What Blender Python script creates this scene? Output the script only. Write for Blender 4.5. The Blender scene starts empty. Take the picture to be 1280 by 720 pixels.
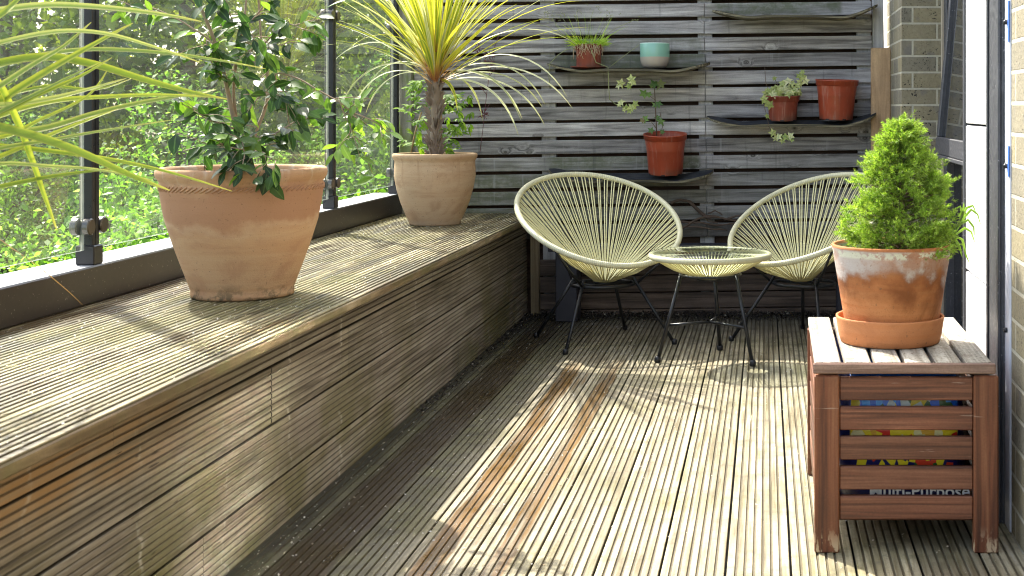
import bpy, math, random
import numpy as np
from mathutils import Vector, Matrix, Quaternion

random.seed(7)
RNG = np.random.default_rng(7)
R = math.radians
F, CX, CY, EYE = 1700.0, 957.0, 134.0, 1.04       # lens in photo pixels, principal point, eye height

scene = bpy.context.scene
COL = scene.collection


def P(px, py, d):
    """world point that sits at photo pixel (px, py) at depth d"""
    return Vector(((px - CX) * d / F, d, EYE - (py - CY) * d / F))


# ------------------------------------------------------------------ mesh helpers
class MB:
    def __init__(self):
        self.v, self.f, self.uv, self.sm = [], [], [], []

    def add(self, vs, fs, uvs=None, smooth=False):
        o = len(self.v)
        self.v += [tuple(p) for p in vs]
        for i, f in enumerate(fs):
            self.f.append([o + k for k in f])
            self.uv.append(None if uvs is None else [uvs[k] for k in f])
            self.sm.append(smooth)

    def box(self, a, b, bev=0.0, M=None):
        x0, y0, z0 = a
        x1, y1, z1 = b
        if bev <= 0:
            vs = [(x, y, z) for z in (z0, z1) for y in (y0, y1) for x in (x0, x1)]
            fs = [(0, 2, 3, 1), (4, 5, 7, 6), (0, 1, 5, 4), (2, 6, 7, 3), (0, 4, 6, 2), (1, 3, 7, 5)]
        else:
            vs, idx = [], {}
            for i, (sx, x) in enumerate(((-1, x0), (1, x1))):
                for j, (sy, y) in enumerate(((-1, y0), (1, y1))):
                    for k, (sz, z) in enumerate(((-1, z0), (1, z1))):
                        for ax in range(3):
                            p = [x - sx * bev, y - sy * bev, z - sz * bev]
                            p[ax] = (x, y, z)[ax]
                            idx[(i, j, k, ax)] = len(vs)
                            vs.append(tuple(p))
            fs = []
            for s in (0, 1):
                q = [idx[(s, j, k, 0)] for j, k in ((0, 0), (1, 0), (1, 1), (0, 1))]
                fs.append(q if s else q[::-1])
                q = [idx[(i, s, k, 1)] for i, k in ((0, 0), (1, 0), (1, 1), (0, 1))]
                fs.append(q[::-1] if s else q)
                q = [idx[(i, j, s, 2)] for i, j in ((0, 0), (1, 0), (1, 1), (0, 1))]
                fs.append(q if s else q[::-1])
            for a_ in (0, 1):
                for b_ in (0, 1):
                    e = [idx[(0, a_, b_, 1)], idx[(1, a_, b_, 1)], idx[(1, a_, b_, 2)], idx[(0, a_, b_, 2)]]
                    fs.append(e if (a_ == b_) == True else e[::-1])
                    e = [idx[(a_, 0, b_, 0)], idx[(a_, 1, b_, 0)], idx[(a_, 1, b_, 2)], idx[(a_, 0, b_, 2)]]
                    fs.append(e[::-1] if a_ == b_ else e)
                    e = [idx[(a_, b_, 0, 0)], idx[(a_, b_, 1, 0)], idx[(a_, b_, 1, 1)], idx[(a_, b_, 0, 1)]]
                    fs.append(e if a_ == b_ else e[::-1])
            for i in (0, 1):
                for j in (0, 1):
                    for k in (0, 1):
                        t = [idx[(i, j, k, 0)], idx[(i, j, k, 1)], idx[(i, j, k, 2)]]
                        fs.append(t if (i + j + k) % 2 else t[::-1])
        if M is not None:
            vs = [tuple(M @ Vector(p)) for p in vs]
        self.add(vs, fs)

    def tube(self, pts, rad, sides=6, cap=True, closed=False, uvlen=True):
        pts = [Vector(p) for p in pts]
        n = len(pts)
        rad = rad if hasattr(rad, '__len__') else [rad] * n
        tang = []
        for i in range(n):
            a = pts[(i - 1) % n] if (i > 0 or closed) else pts[0]
            b = pts[(i + 1) % n] if (i < n - 1 or closed) else pts[-1]
            t = b - a
            tang.append(t.normalized() if t.length > 1e-9 else Vector((0, 0, 1)))
        ref = Vector((0, 0, 1)) if abs(tang[0].z) < .9 else Vector((1, 0, 0))
        u = tang[0].cross(ref).normalized()
        vs, uvs = [], []
        for i in range(n):
            if i:
                u = u - tang[i] * u.dot(tang[i])
                u = u.normalized() if u.length > 1e-6 else tang[i].orthogonal().normalized()
            w = tang[i].cross(u)
            for k in range(sides):
                a = 2 * math.pi * k / sides
                vs.append(pts[i] + (u * math.cos(a) + w * math.sin(a)) * rad[i])
                uvs.append((k / sides, i / max(1, n - 1)))
        fs = []
        for i in range(n if closed else n - 1):
            j = (i + 1) % n
            for k in range(sides):
                l = (k + 1) % sides
                fs.append((i * sides + k, i * sides + l, j * sides + l, j * sides + k))
        if cap and not closed:
            fs.append(tuple(range(sides))[::-1])
            fs.append(tuple((n - 1) * sides + k for k in range(sides)))
        self.add(vs, fs, uvs, smooth=True)

    def lathe(self, prof, seg=64, c=(0, 0, 0), wob=0.0, close=False):
        vs = []
        n = len(prof)
        for i in range(seg):
            a = 2 * math.pi * i / seg
            for (r, z) in prof:
                rr = r * (1 + wob * math.sin(2 * a + 1.3) + wob * .6 * math.sin(3 * a + z * 9))
                vs.append((c[0] + rr * math.cos(a), c[1] + rr * math.sin(a), c[2] + z))
        fs = []
        for i in range(seg):
            j = (i + 1) % seg
            for k in range(n - 1 if not close else n):
                l = (k + 1) % n
                fs.append((i * n + k, j * n + k, j * n + l, i * n + l))
        self.add(vs, fs, smooth=True)

    def disc(self, r, z, c=(0, 0), seg=48, up=True):
        vs = [(c[0] + r * math.cos(2 * math.pi * i / seg), c[1] + r * math.sin(2 * math.pi * i / seg), z) for i in range(seg)]
        self.add(vs, [tuple(range(seg)) if up else tuple(range(seg))[::-1]])

    def leaf(self, base, d, nrm, L, W, curl=.15, fold=.25, shape='oval'):
        d = Vector(d).normalized()
        s = d.cross(Vector(nrm))
        s = s.normalized() if s.length > 1e-4 else d.orthogonal().normalized()
        n = s.cross(d)
        base = Vector(base)
        if shape == 'oval':
            prof = [(0, 0), (.2, .55), (.45, 1.0), (.72, .78), (.9, .35), (1, 0)]
        elif shape == 'lance':
            prof = [(0, 0), (.15, .6), (.4, 1.0), (.75, .6), (1, 0)]
        else:
            prof = [(0, .2), (.3, 1.0), (.6, .9), (1, 0)]
        vs, uvs = [], []
        for t, w in prof:
            m = base + d * (L * t) - n * (curl * L * t * t)
            hw = W * .5 * w
            vs += [m - s * hw + n * fold * hw, m, m + s * hw + n * fold * hw]
            uvs += [(0, t), (.5, t), (1, t)]
        fs = []
        for i in range(len(prof) - 1):
            a = i * 3
            fs += [(a, a + 1, a + 4, a + 3), (a + 1, a + 2, a + 5, a + 4)]
        self.add(vs, fs, uvs, smooth=True)

    def blade(self, pts, W, up=(0, 0, 1), fold=.35, base_w=.6, tip_pow=1.6, fixed_side=None):
        """ribbon along pts, V-folded, tapered to a point"""
        pts = [Vector(p) for p in pts]
        n = len(pts)
        vs, uvs = [], []
        side = None
        for i in range(n):
            t = i / (n - 1)
            tg = (pts[min(i + 1, n - 1)] - pts[max(i - 1, 0)]).normalized()
            s = tg.cross(Vector(up))
            if s.length < .15 and side is not None:
                s = side - tg * side.dot(tg)
            if s.length < 1e-4:
                s = tg.orthogonal()
            s.normalize()
            if side is not None and s.dot(side) < 0:
                s = -s
            side = s
            nn = s.cross(tg)
            w = W * .5 * min(1, base_w + (1 - base_w) * t * 4) * max(0.02, (1 - t ** 2.2)) ** (1 / tip_pow)
            vs += [pts[i] - s * w + nn * fold * w, pts[i], pts[i] + s * w + nn * fold * w]
            uvs += [(0, t), (.5, t), (1, t)]
        fs = []
        for i in range(n - 1):
            a = i * 3
            fs += [(a, a + 1, a + 4, a + 3), (a + 1, a + 2, a + 5, a + 4)]
        self.add(vs, fs, uvs, smooth=True)

    def mesh(self, name):
        me = bpy.data.meshes.new(name)
        me.from_pydata(self.v, [], self.f)
        me.polygons.foreach_set('use_smooth', self.sm)
        if any(u is not None for u in self.uv):
            lay = me.uv_layers.new(name='UVMap')
            flat = []
            for f, u in zip(self.f, self.uv):
                flat += [c for k in range(len(f)) for c in (u[k] if u is not None else (0, 0))]
            lay.data.foreach_set('uv', flat)
        me.update()
        return me


def quads_mesh(name, V, smooth=False, nv=4):
    """V: (n, nv, 3) array of separate faces"""
    n = V.shape[0]
    me = bpy.data.meshes.new(name)
    me.vertices.add(n * nv)
    me.vertices.foreach_set('co', V.reshape(-1).astype(np.float32))
    me.loops.add(n * nv)
    me.loops.foreach_set('vertex_index', np.arange(n * nv, dtype=np.int32))
    me.polygons.add(n)
    me.polygons.foreach_set('loop_start', np.arange(0, n * nv, nv, dtype=np.int32))
    me.polygons.foreach_set('loop_total', np.full(n, nv, dtype=np.int32))
    me.update(calc_edges=True)
    me.validate()
    return me


def link(name, me, mat, parent=None):
    o = bpy.data.objects.new(name, me)
    COL.objects.link(o)
    if mat is not None:
        me.materials.append(mat)
    if parent is not None:
        o.parent = parent
    return o


def obj(name, mb, mat, parent=None):
    return link(name, mb.mesh(name), mat, parent)


def tag(o, label, cat, group=None):
    o['label'] = label
    o['category'] = cat
    if group:
        o['group'] = group
    return o


def thing(name, label, cat, loc=(0, 0, 0), rz=0.0, group=None):
    o = bpy.data.objects.new(name, None)
    o.empty_display_size = .05
    COL.objects.link(o)
    o.location = loc
    o.rotation_euler = (0, 0, rz)
    return tag(o, label, cat, group)


def kind(o, k):
    o['kind'] = k
    return o


# ------------------------------------------------------------------ material helpers
class NT:
    def __init__(self, name):
        self.m = bpy.data.materials.new(name)
        self.m.use_nodes = True
        self.t = self.m.node_tree
        self.t.nodes.clear()
        self.out = self.t.nodes.new('ShaderNodeOutputMaterial')
        self._tc = None

    def n(self, typ, **kw):
        nd = self.t.nodes.new('ShaderNode' + typ)
        for k, v in kw.items():
            setattr(nd, k, v)
        return nd

    def set(self, sock, v):
        if v is None:
            return
        if isinstance(v, bpy.types.NodeSocket):
            self.t.links.new(v, sock)
        else:
            if sock.type == 'RGBA' and len(v) == 3:
                v = (*v, 1)
            sock.default_value = v

    def co(self, which='Object'):
        if self._tc is None:
            self._tc = self.n('TexCoord')
        return self._tc.outputs[which]

    def scale(self, vec, s):
        nd = self.n('VectorMath', operation='MULTIPLY')
        self.set(nd.inputs[0], vec)
        nd.inputs[1].default_value = s if hasattr(s, '__len__') else (s, s, s)
        return nd.outputs[0]

    def xyz(self, vec):
        nd = self.n('SeparateXYZ')
        self.set(nd.inputs[0], vec)
        return nd.outputs

    def comb(self, x, y, z):
        nd = self.n('CombineXYZ')
        for i, v in enumerate((x, y, z)):
            self.set(nd.inputs[i], v)
        return nd.outputs[0]

    def m_(self, op, a, b=None, c=None, clamp=False):
        nd = self.n('Math', operation=op, use_clamp=clamp)
        self.set(nd.inputs[0], a)
        self.set(nd.inputs[1], b)
        self.set(nd.inputs[2], c)
        return nd.outputs[0]

    def mr(self, v, a, b, c=0.0, d=1.0, smooth=True):
        nd = self.n('MapRange', interpolation_type='SMOOTHSTEP' if smooth else 'LINEAR')
        self.set(nd.inputs[0], v)
        for i, q in enumerate((a, b, c, d)):
            nd.inputs[1 + i].default_value = q
        return nd.outputs[0]

    def noise(self, vec, scale=5, detail=4, rough=.55, dist=0.0):
        nd = self.n('TexNoise')
        self.set(nd.inputs['Vector'], vec)
        nd.inputs['Scale'].default_value = scale
        nd.inputs['Detail'].default_value = detail
        nd.inputs['Roughness'].default_value = rough
        nd.inputs['Distortion'].default_value = dist
        return nd.outputs['Fac']

    def white(self, v):
        nd = self.n('TexWhiteNoise', noise_dimensions='1D')
        self.set(nd.inputs['W'], v)
        return nd.outputs['Value']

    def ramp(self, fac, stops):
        nd = self.n('ValToRGB')
        self.set(nd.inputs[0], fac)
        el = nd.color_ramp.elements
        while len(el) < len(stops):
            el.new(.5)
        for e, (p, c) in zip(el, stops):
            e.position = p
            e.color = (*c, 1) if len(c) == 3 else c
        return nd.outputs[0]

    def mix(self, fac, a, b, mode='MIX'):
        nd = self.n('MixRGB', blend_type=mode)
        self.set(nd.inputs[0], fac)
        self.set(nd.inputs[1], a)
        self.set(nd.inputs[2], b)
        return nd.outputs[0]

    def bump(self, h, strength=.3, dist=.002):
        nd = self.n('Bump')
        nd.inputs['Strength'].default_value = strength
        nd.inputs['Distance'].default_value = dist
        self.set(nd.inputs['Height'], h)
        return nd.outputs[0]

    def pbr(self, color, rough=.6, normal=None, metal=0.0, spec=.5, finish=True, **kw):
        nd = self.n('BsdfPrincipled')
        self.set(nd.inputs['Base Color'], color)
        self.set(nd.inputs['Roughness'], rough)
        self.set(nd.inputs['Metallic'], metal)
        self.set(nd.inputs['Specular IOR Level'], spec)
        if normal is not None:
            self.set(nd.inputs['Normal'], normal)
        for k, v in kw.items():
            self.set(nd.inputs[k.replace('_', ' ')], v)
        if finish:
            self.t.links.new(nd.outputs[0], self.out.inputs[0])
            return self.m
        return nd.outputs[0]

    def mixs(self, fac, a, b):
        nd = self.n('MixShader')
        self.set(nd.inputs[0], fac)
        self.t.links.new(a, nd.inputs[1])
        self.t.links.new(b, nd.inputs[2])
        return nd.outputs[0]

    def done(self, sh):
        self.t.links.new(sh, self.out.inputs[0])
        return self.m


PITCH, GAP0 = .147, -.09          # deck board pitch and the x of one gap


def mat_deck(name, ax, x0, pitch, grain_axis, palette, top, groove_depth, stains=False, green=.5, gdirt=.74, grime=0.0):
    """grooved softwood: ax = axis across boards, grain_axis = along them"""
    t = NT(name)
    c = t.co()
    X = t.xyz(c)
    across = X[ax]
    bid = t.m_('FLOOR', t.m_('DIVIDE', t.m_('SUBTRACT', across, x0), pitch))
    rnd = t.white(t.m_('ADD', bid, .37))
    rnd2 = t.white(t.m_('ADD', bid, 71.3))
    rib = t.white(t.m_('FLOOR', t.m_('DIVIDE', t.m_('SUBTRACT', across, x0), pitch / 7)))
    sc = [55.0, 55.0, 55.0]
    sc[grain_axis] = 2.2
    off = t.n('VectorMath', operation='ADD')
    t.set(off.inputs[0], t.scale(c, sc))
    t.set(off.inputs[1], t.comb(t.m_('MULTIPLY', rnd, 40), t.m_('MULTIPLY', rnd2, 30), 0.0))
    grain = t.noise(off.outputs[0], 1.0, 5, .6, .4)
    blot = t.noise(c, 2.6, 4, .6)
    blot2 = t.noise(c, 11, 4, .65)
    fine = t.noise(c, 160, 3, .7)
    grain = t.mr(grain, .25, .75, 0, 1, False)
    col = t.ramp(grain, palette)
    v = t.m_('ADD', t.m_('MULTIPLY', rnd, .5), .74)
    v = t.m_('MULTIPLY', v, t.m_('ADD', t.m_('MULTIPLY', rib, .32), .82))
    v = t.m_('MULTIPLY', v, t.m_('ADD', t.m_('MULTIPLY', fine, .7), .65))
    col = t.mix(1.0, col, t.comb(v, v, v), 'MULTIPLY')
    gm = t.m_('MULTIPLY', t.mr(blot, .42, .68), green)
    gm = t.m_('MULTIPLY', gm, t.mr(blot2, .35, .65, .35, 1))
    col = t.mix(gm, col, (.16, .155, .055))
    dirt = t.m_('MULTIPLY', t.mr(blot2, .50, .70), .5)
    col = t.mix(dirt, col, (.085, .07, .045))
    sp1 = t.noise(c, 48, 5, .75)
    col = t.mix(t.mr(sp1, .53, .64, 0, .55), col, (.17, .155, .115))
    col = t.mix(t.mr(sp1, .42, .34, 0, .35), col, (.09, .07, .04))
    rough = t.mr(blot, .3, .7, .55, .85)
    if grime:
        sc2 = [9.0, 9.0, 1.0]
        sc2[grain_axis] = 1.3
        g1 = t.noise(t.scale(c, sc2), 1.0, 5, .65, .5)
        sc3 = [45.0, 45.0, 1.0]
        sc3[grain_axis] = 3.0
        g2 = t.noise(t.scale(c, sc3), 1.0, 4, .6)
        k = t.m_('MULTIPLY', t.mr(t.m_('ADD', g1, t.m_('MULTIPLY', t.m_('SUBTRACT', g2, .5), .45)), .46, .60), grime)
        col = t.mix(k, col, t.mix(t.mr(blot, .4, .6), (.075, .045, .016), (.055, .045, .02)))
        rough = t.m_('SUBTRACT', rough, t.m_('MULTIPLY', k, .25))
        pale = t.m_('MULTIPLY', t.mr(g2, .6, .74), .3)
        col = t.mix(pale, col, (.46, .44, .38))
    if stains:
        warp = t.m_('MULTIPLY', t.m_('SUBTRACT', t.noise(t.scale(c, (3, 1.4, 1)), 1.5, 3), .5), .05)
        xs = t.m_('ADD', X[0], warp)
        def band(x, w, soft=.022):
            dd = t.m_('ABSOLUTE', t.m_('SUBTRACT', xs, x))
            return t.mr(dd, w, w + soft, 1, 0)
        br = t.noise(t.scale(c, (30, 2.0, 1)), 1.0, 4, .6)
        o1 = t.m_('MULTIPLY', band(-.765, .026, .012), t.mr(br, .25, .5, .5, 1.0))
        o2 = t.m_('MULTIPLY', band(-.605, .022, .012), t.mr(br, .28, .52, .4, .95))
        o3 = t.m_('MULTIPLY', band(-.70, .01), t.mr(br, .5, .62, 0, .6))
        o = t.m_('MAXIMUM', t.m_('MAXIMUM', o1, o2), o3)
        o = t.m_('MULTIPLY', o, t.mr(X[1], 5.75, 5.2, 0, 1))
        col = t.mix(o, col, t.ramp(br, [(.34, (.06, .03, .008)), (.6, (.18, .098, .022))]))
        d1 = t.m_('MULTIPLY', band(-1.045, .045, .05), .85)
        damp_shade = t.mr(xs, -.78, -.92, 0, .78)  # bench shade deepened in the board colour, together with damp algae
        col = t.mix(damp_shade, col, t.mix(t.mr(blot2, .35, .65), (.034, .032, .014), (.10, .098, .04)))
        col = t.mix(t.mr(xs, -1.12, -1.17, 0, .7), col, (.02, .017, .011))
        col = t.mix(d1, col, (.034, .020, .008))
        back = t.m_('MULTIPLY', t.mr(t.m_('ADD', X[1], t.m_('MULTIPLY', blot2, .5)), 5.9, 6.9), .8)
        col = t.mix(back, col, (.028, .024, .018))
        wet_ = t.m_('MULTIPLY', t.m_('MAXIMUM', o, d1), .3)
        rough = t.m_('SUBTRACT', rough, wet_)
    # soil caught in the grooves (by real depth below the board face)
    gd = t.mr(top if not isinstance(top, tuple) else t.m_('SUBTRACT', X[top[0]], top[1]) if top[2] > 0 else t.m_('SUBTRACT', top[1], X[top[0]]),
              -.0005, -groove_depth, 0, gdirt)
    deepgap = t.mr(top if not isinstance(top, tuple) else t.m_('SUBTRACT', X[top[0]], top[1]), -.006, -.012, 0, .8)
    col = t.mix(gd, col, (.07, .055, .03))
    col = t.mix(deepgap, col, (.02, .016, .01))
    h = t.m_('ADD', t.m_('MULTIPLY', grain, .6), t.m_('MULTIPLY', fine, .5))
    return t.pbr(col, rough, t.bump(h, .5, .0015), spec=.35)


def mat_plain_wood(name, axis, stops, rough=.65, scale=38, bump=.35, var=None, spec=.3, knots=None, extra=None, long=1.6):
    t = NT(name)
    c = t.co()
    sc = [scale] * 3
    sc[axis] = long
    rnd = None
    vec = t.scale(c, sc)
    if var:
        X = t.xyz(c)
        bid = t.m_('FLOOR', t.m_('DIVIDE', t.m_('SUBTRACT', X[var[0]], var[1]), var[2]))
        rnd = t.white(t.m_('ADD', bid, .61))
        ad = t.n('VectorMath', operation='ADD')
        t.set(ad.inputs[0], vec)
        t.set(ad.inputs[1], t.comb(t.m_('MULTIPLY', rnd, 50), t.m_('MULTIPLY', rnd, 23), t.m_('MULTIPLY', rnd, 31)))
        vec = ad.outputs[0]
    kd = None
    if knots:
        vo = t.n('TexVoronoi', feature='F1')
        t.set(vo.inputs['Vector'], t.scale(c, (knots * .8, 0.0, knots * 1.15)))
        vo.inputs['Scale'].default_value = 1.0
        kr = t.white(t.xyz(vo.outputs['Color'])[0])
        kd = t.m_('ADD', vo.outputs['Distance'], t.mr(kr, .68, .69, 0.0, 1.0))
        # grain bends round the knot
        bend = t.mr(kd, .0, .33, 1.2, 0)
        ad = t.n('VectorMath', operation='ADD')
        t.set(ad.inputs[0], vec)
        t.set(ad.inputs[1], t.comb(bend, bend, bend))
        vec = ad.outputs[0]
    g = t.noise(vec, 1.0, 6, .62, .6)
    g = t.mr(g, .24, .76, 0, 1, False)
    col = t.ramp(g, stops)
    bl = t.noise(c, 4.5, 4, .6)
    fine = t.noise(c, 220, 2, .6)
    v = t.m_('ADD', t.m_('MULTIPLY', bl, 1.0), .5)
    if rnd is not None:
        v = t.m_('MULTIPLY', v, t.m_('ADD', t.m_('MULTIPLY', rnd, .55), .72))
    v = t.m_('MULTIPLY', v, t.m_('ADD', t.m_('MULTIPLY', fine, .5), .75))
    col = t.mix(1.0, col, t.comb(v, v, v), 'MULTIPLY')
    if kd is not None:
        ring = t.mr(kd, .06, .15, 1.0, 0)
        rings = t.m_('MULTIPLY', t.m_('ADD', t.m_('SINE', t.m_('MULTIPLY', kd, 110)), 1.0), .5)
        col = t.mix(t.m_('MULTIPLY', ring, t.m_('ADD', t.m_('MULTIPLY', rings, .45), .5)), col, (.055, .048, .045))
    if extra:
        col = extra(t, c, col, bl)
    return t.pbr(col, rough, t.bump(g, bump, .0015), spec=spec)


def mat_leaf(name, stops, rough=.45, trans=.35, tcol=None, spec=.5, uvmid=None, nscale=6, namp=.8):
    t = NT(name)
    geo = t.n('NewGeometry')
    rnd = geo.outputs['Random Per Island']
    col = t.ramp(rnd, stops)
    c = t.co()
    nz = t.noise(c, nscale, 3)
    v = t.m_('ADD', t.m_('MULTIPLY', t.m_('SUBTRACT', nz, .5), namp), 1.0)
    col = t.mix(1.0, col, t.comb(v, v, v), 'MULTIPLY')
    if uvmid:
        U = t.xyz(t.co('UV'))
        mid = t.mr(t.m_('ABSOLUTE', t.m_('SUBTRACT', U[0], .5)), .0, .12, .5, 0)
        col = t.mix(mid, col, uvmid)
    p = t.pbr(col, rough, spec=spec, finish=False)
    tr = t.n('BsdfTranslucent')
    tc = t.mix(1.0, col, tcol or (1.5, 1.7, .6), 'MULTIPLY')
    t.set(tr.inputs['Color'], tc)
    return t.done(t.mixs(trans, p, tr.outputs[0]))


def mat_blade(name, edge, mid, base, rough=.4, trans=.3, tip=None):
    """strap leaf: stripe down the middle, coloured base; u across, v along"""
    t = NT(name)
    U = t.xyz(t.co('UV'))
    geo = t.n('NewGeometry')
    rnd = geo.outputs['Random Per Island']
    a = t.m_('ABSOLUTE', t.m_('SUBTRACT', U[0], .5))
    k = t.mr(t.m_('ADD', a, t.m_('MULTIPLY', t.m_('SUBTRACT', rnd, .5), .35)), .08, .34)
    col = t.mix(k, mid, edge)
    fib = t.noise(t.scale(t.co('UV'), (26, .8, 1)), 1.0, 3)
    v = t.m_('ADD', t.m_('MULTIPLY', fib, .5), t.m_('ADD', t.m_('MULTIPLY', rnd, .4), .55))
    col = t.mix(1.0, col, t.comb(v, v, v), 'MULTIPLY')
    col = t.mix(t.mr(U[1], .02, .26, .85, 0), col, base)
    if tip:
        col = t.mix(t.mr(U[1], .86, 1.0, 0, .9), col, tip)
    p = t.pbr(col, rough + .15, spec=.25, finish=False)
    tr = t.n('BsdfTranslucent')
    t.set(tr.inputs['Color'], t.mix(1.0, col, (1.25, 1.25, .7), 'MULTIPLY'))
    return t.done(t.mixs(trans, p, tr.outputs[0]))


def mat_simple(name, col, rough=.5, metal=0.0, nscale=30, namt=.25, bump=.0, spec=.5):
    t = NT(name)
    c = t.co()
    nz = t.noise(c, nscale, 4, .6)
    n2 = t.noise(c, 4, 3, .6)
    v = t.m_('ADD', t.m_('MULTIPLY', t.m_('ADD', nz, n2), namt), 1 - namt)
    cc = t.mix(1.0, col, t.comb(v, v, v), 'MULTIPLY')
    r = t.mr(nz, .3, .7, rough * .85, min(1, rough * 1.15))
    nm = t.bump(nz, bump, .002) if bump else None
    return t.pbr(cc, r, nm, metal, spec)


# --- timber
PAL_DECK = [(.2, (.145, .12, .065)), (.5, (.285, .25, .165)), (.8, (.375, .335, .235))]
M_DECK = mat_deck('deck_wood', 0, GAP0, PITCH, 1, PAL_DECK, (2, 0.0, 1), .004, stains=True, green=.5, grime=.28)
PAL_BENCH = [(.2, (.09, .066, .03)), (.5, (.225, .18, .09)), (.8, (.38, .33, .20))]
M_BTOP = mat_deck('bench_top_wood', 0, -1.144, PITCH, 1, PAL_BENCH, (2, .508, 1), .004, green=.8, gdirt=.9, grime=.95)
PAL_FRONT = [(.33, (.105, .084, .064)), (.5, (.25, .212, .165)), (.67, (.37, .335, .275))]


def front_extra():
    t = NT('bench_front_wood')
    c = t.co()
    X = t.xyz(c)
    bid = t.m_('FLOOR', t.m_('DIVIDE', t.m_('SUBTRACT', X[2], -.018), .143))
    rnd = t.white(t.m_('ADD', bid, 5.31))
    seg = t.white(t.m_('ADD', t.m_('MULTIPLY', bid, 7.7), t.m_('FLOOR', t.m_('DIVIDE', X[1], 1.3))))
    ad = t.n('VectorMath', operation='ADD')
    t.set(ad.inputs[0], t.scale(c, (50, 1.8, 60)))
    t.set(ad.inputs[1], t.comb(t.m_('MULTIPLY', rnd, 40), t.m_('MULTIPLY', rnd, 17), 0.0))
    g = t.noise(ad.outputs[0], 1.0, 5, .6, .5)
    bl = t.noise(c, 3.2, 4, .6)
    b2 = t.noise(c, 12, 4, .65)
    col = t.ramp(g, PAL_FRONT)
    # algae low down and on the second row
    al = t.m_('MULTIPLY', t.mr(bl, .40, .62), t.mr(X[2], .42, .1, .15, .75))
    col = t.mix(al, col, (.125, .115, .04))
    # raw orange-brown timber on the first board near the viewer
    rust = t.m_('MULTIPLY', t.mr(t.m_('ADD', X[2], t.m_('MULTIPLY', t.m_('SUBTRACT', bl, .5), .2)), .30, .40, 0, 1), t.mr(t.m_('ADD', X[1], t.m_('MULTIPLY', b2, 1.2)), 3.9, 2.7, 0, .95))
    rust = t.m_('MULTIPLY', rust, t.mr(g, .4, .6, .3, 1))
    col = t.mix(rust, col, (.30, .165, .065))
    # dark chips along the grain
    chips = t.noise(t.scale(c, (20, 7, 90)), 1.0, 3, .5)
    ch = t.m_('MULTIPLY', t.mr(chips, .66, .72), t.mr(X[1], 3.3, 2.4, .25, 1))
    col = t.mix(ch, col, (.03, .018, .01))
    # pale mineral runs down the boards
    wv = t.m_('ADD', X[1], t.m_('MULTIPLY', t.noise(t.scale(c, (1, 1, 6)), 3, 3), .12))
    run = t.m_('FRACT', t.m_('DIVIDE', wv, .41))
    rm = t.mr(t.m_('ABSOLUTE', t.m_('SUBTRACT', run, .5)), .0, .028, 1, 0)
    rm = t.m_('MULTIPLY', rm, t.mr(b2, .46, .66, 0, .55))
    col = t.mix(rm, col, (.5, .47, .42))
    v = t.m_('MULTIPLY', t.m_('ADD', t.m_('MULTIPLY', rnd, .3), .85), t.m_('ADD', t.m_('MULTIPLY', seg, .3), .85))
    v = t.m_('MULTIPLY', v, t.m_('ADD', t.m_('MULTIPLY', b2, .5), .75))
    col = t.mix(1.0, col, t.comb(v, v, v), 'MULTIPLY')
    gd = t.mr(t.m_('SUBTRACT', X[0], -1.198), -.0008, -.0034, 0, .72)
    col = t.mix(gd, col, (.035, .025, .015))
    col = t.mix(t.mr(t.m_('SUBTRACT', X[0], -1.198), -.005, -.01, 0, .85), col, (.012, .009, .006))
    return t.pbr(col, .7, t.bump(g, .5, .002), spec=.3)


M_BFRONT = front_extra()


def edge_ex(t, c, col, bl):
    al = t.mr(t.noise(c, 5, 4), .42, .6, 0, .7)
    return t.mix(al, col, (.13, .115, .045))


M_BEDGE = mat_plain_wood('bench_edge_wood', 1, [(.3, (.12, .08, .04)), (.55, (.24, .175, .10)), (.75, (.36, .29, .19))], .6, extra=edge_ex)


def slat_ex(t, c, col, bl):
    X = t.xyz(c)
    n = t.noise(t.scale(c, (2.0, 1, 7)), 2.2, 4, .6)
    n2 = t.noise(c, 30, 4, .7)
    def box(x0, x1, z0, z1, s=.05):
        a = t.m_('MULTIPLY', t.mr(X[0], x0 - s, x0 + s), t.mr(X[0], x1 - s * .3, x1 + s * .3, 1, 0))
        b = t.m_('MULTIPLY', t.mr(X[2], z0 - .01, z0 + .01), t.mr(X[2], z1 - .01, z1 + .01, 1, 0))
        return t.m_('MULTIPLY', a, b)
    low = t.m_('MULTIPLY', t.mr(X[2], .86, .66), t.mr(X[0], -.1, -1.1, .35, 1))
    g = t.m_('MAXIMUM', low, box(-.25, .40, 1.505, 1.61))
    g = t.m_('MAXIMUM', g, box(-1.05, -.29, 1.23, 1.33))
    g = t.m_('MAXIMUM', g, t.m_('MULTIPLY', box(-1.0, -.3, 1.33, 1.42), .6))
    g = t.m_('MAXIMUM', g, box(-1.1, -.32, .735, .815))
    g = t.m_('MULTIPLY', g, t.mr(n, .3, .58, .25, .85))
    g = t.m_('MULTIPLY', g, t.mr(n2, .3, .6, .6, 1))
    col = t.mix(g, col, (.105, .118, .062))
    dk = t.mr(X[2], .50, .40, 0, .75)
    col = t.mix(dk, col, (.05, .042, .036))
    # rain streaks: pale and dark verticals
    st = t.noise(t.scale(c, (26, 1, 2.0)), 1.0, 3, .6)
    col = t.mix(t.mr(st, .60, .75, 0, .35), col, (.42, .42, .43))
    col = t.mix(t.mr(st, .42, .28, 0, .4), col, (.06, .06, .062))
    return col


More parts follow.
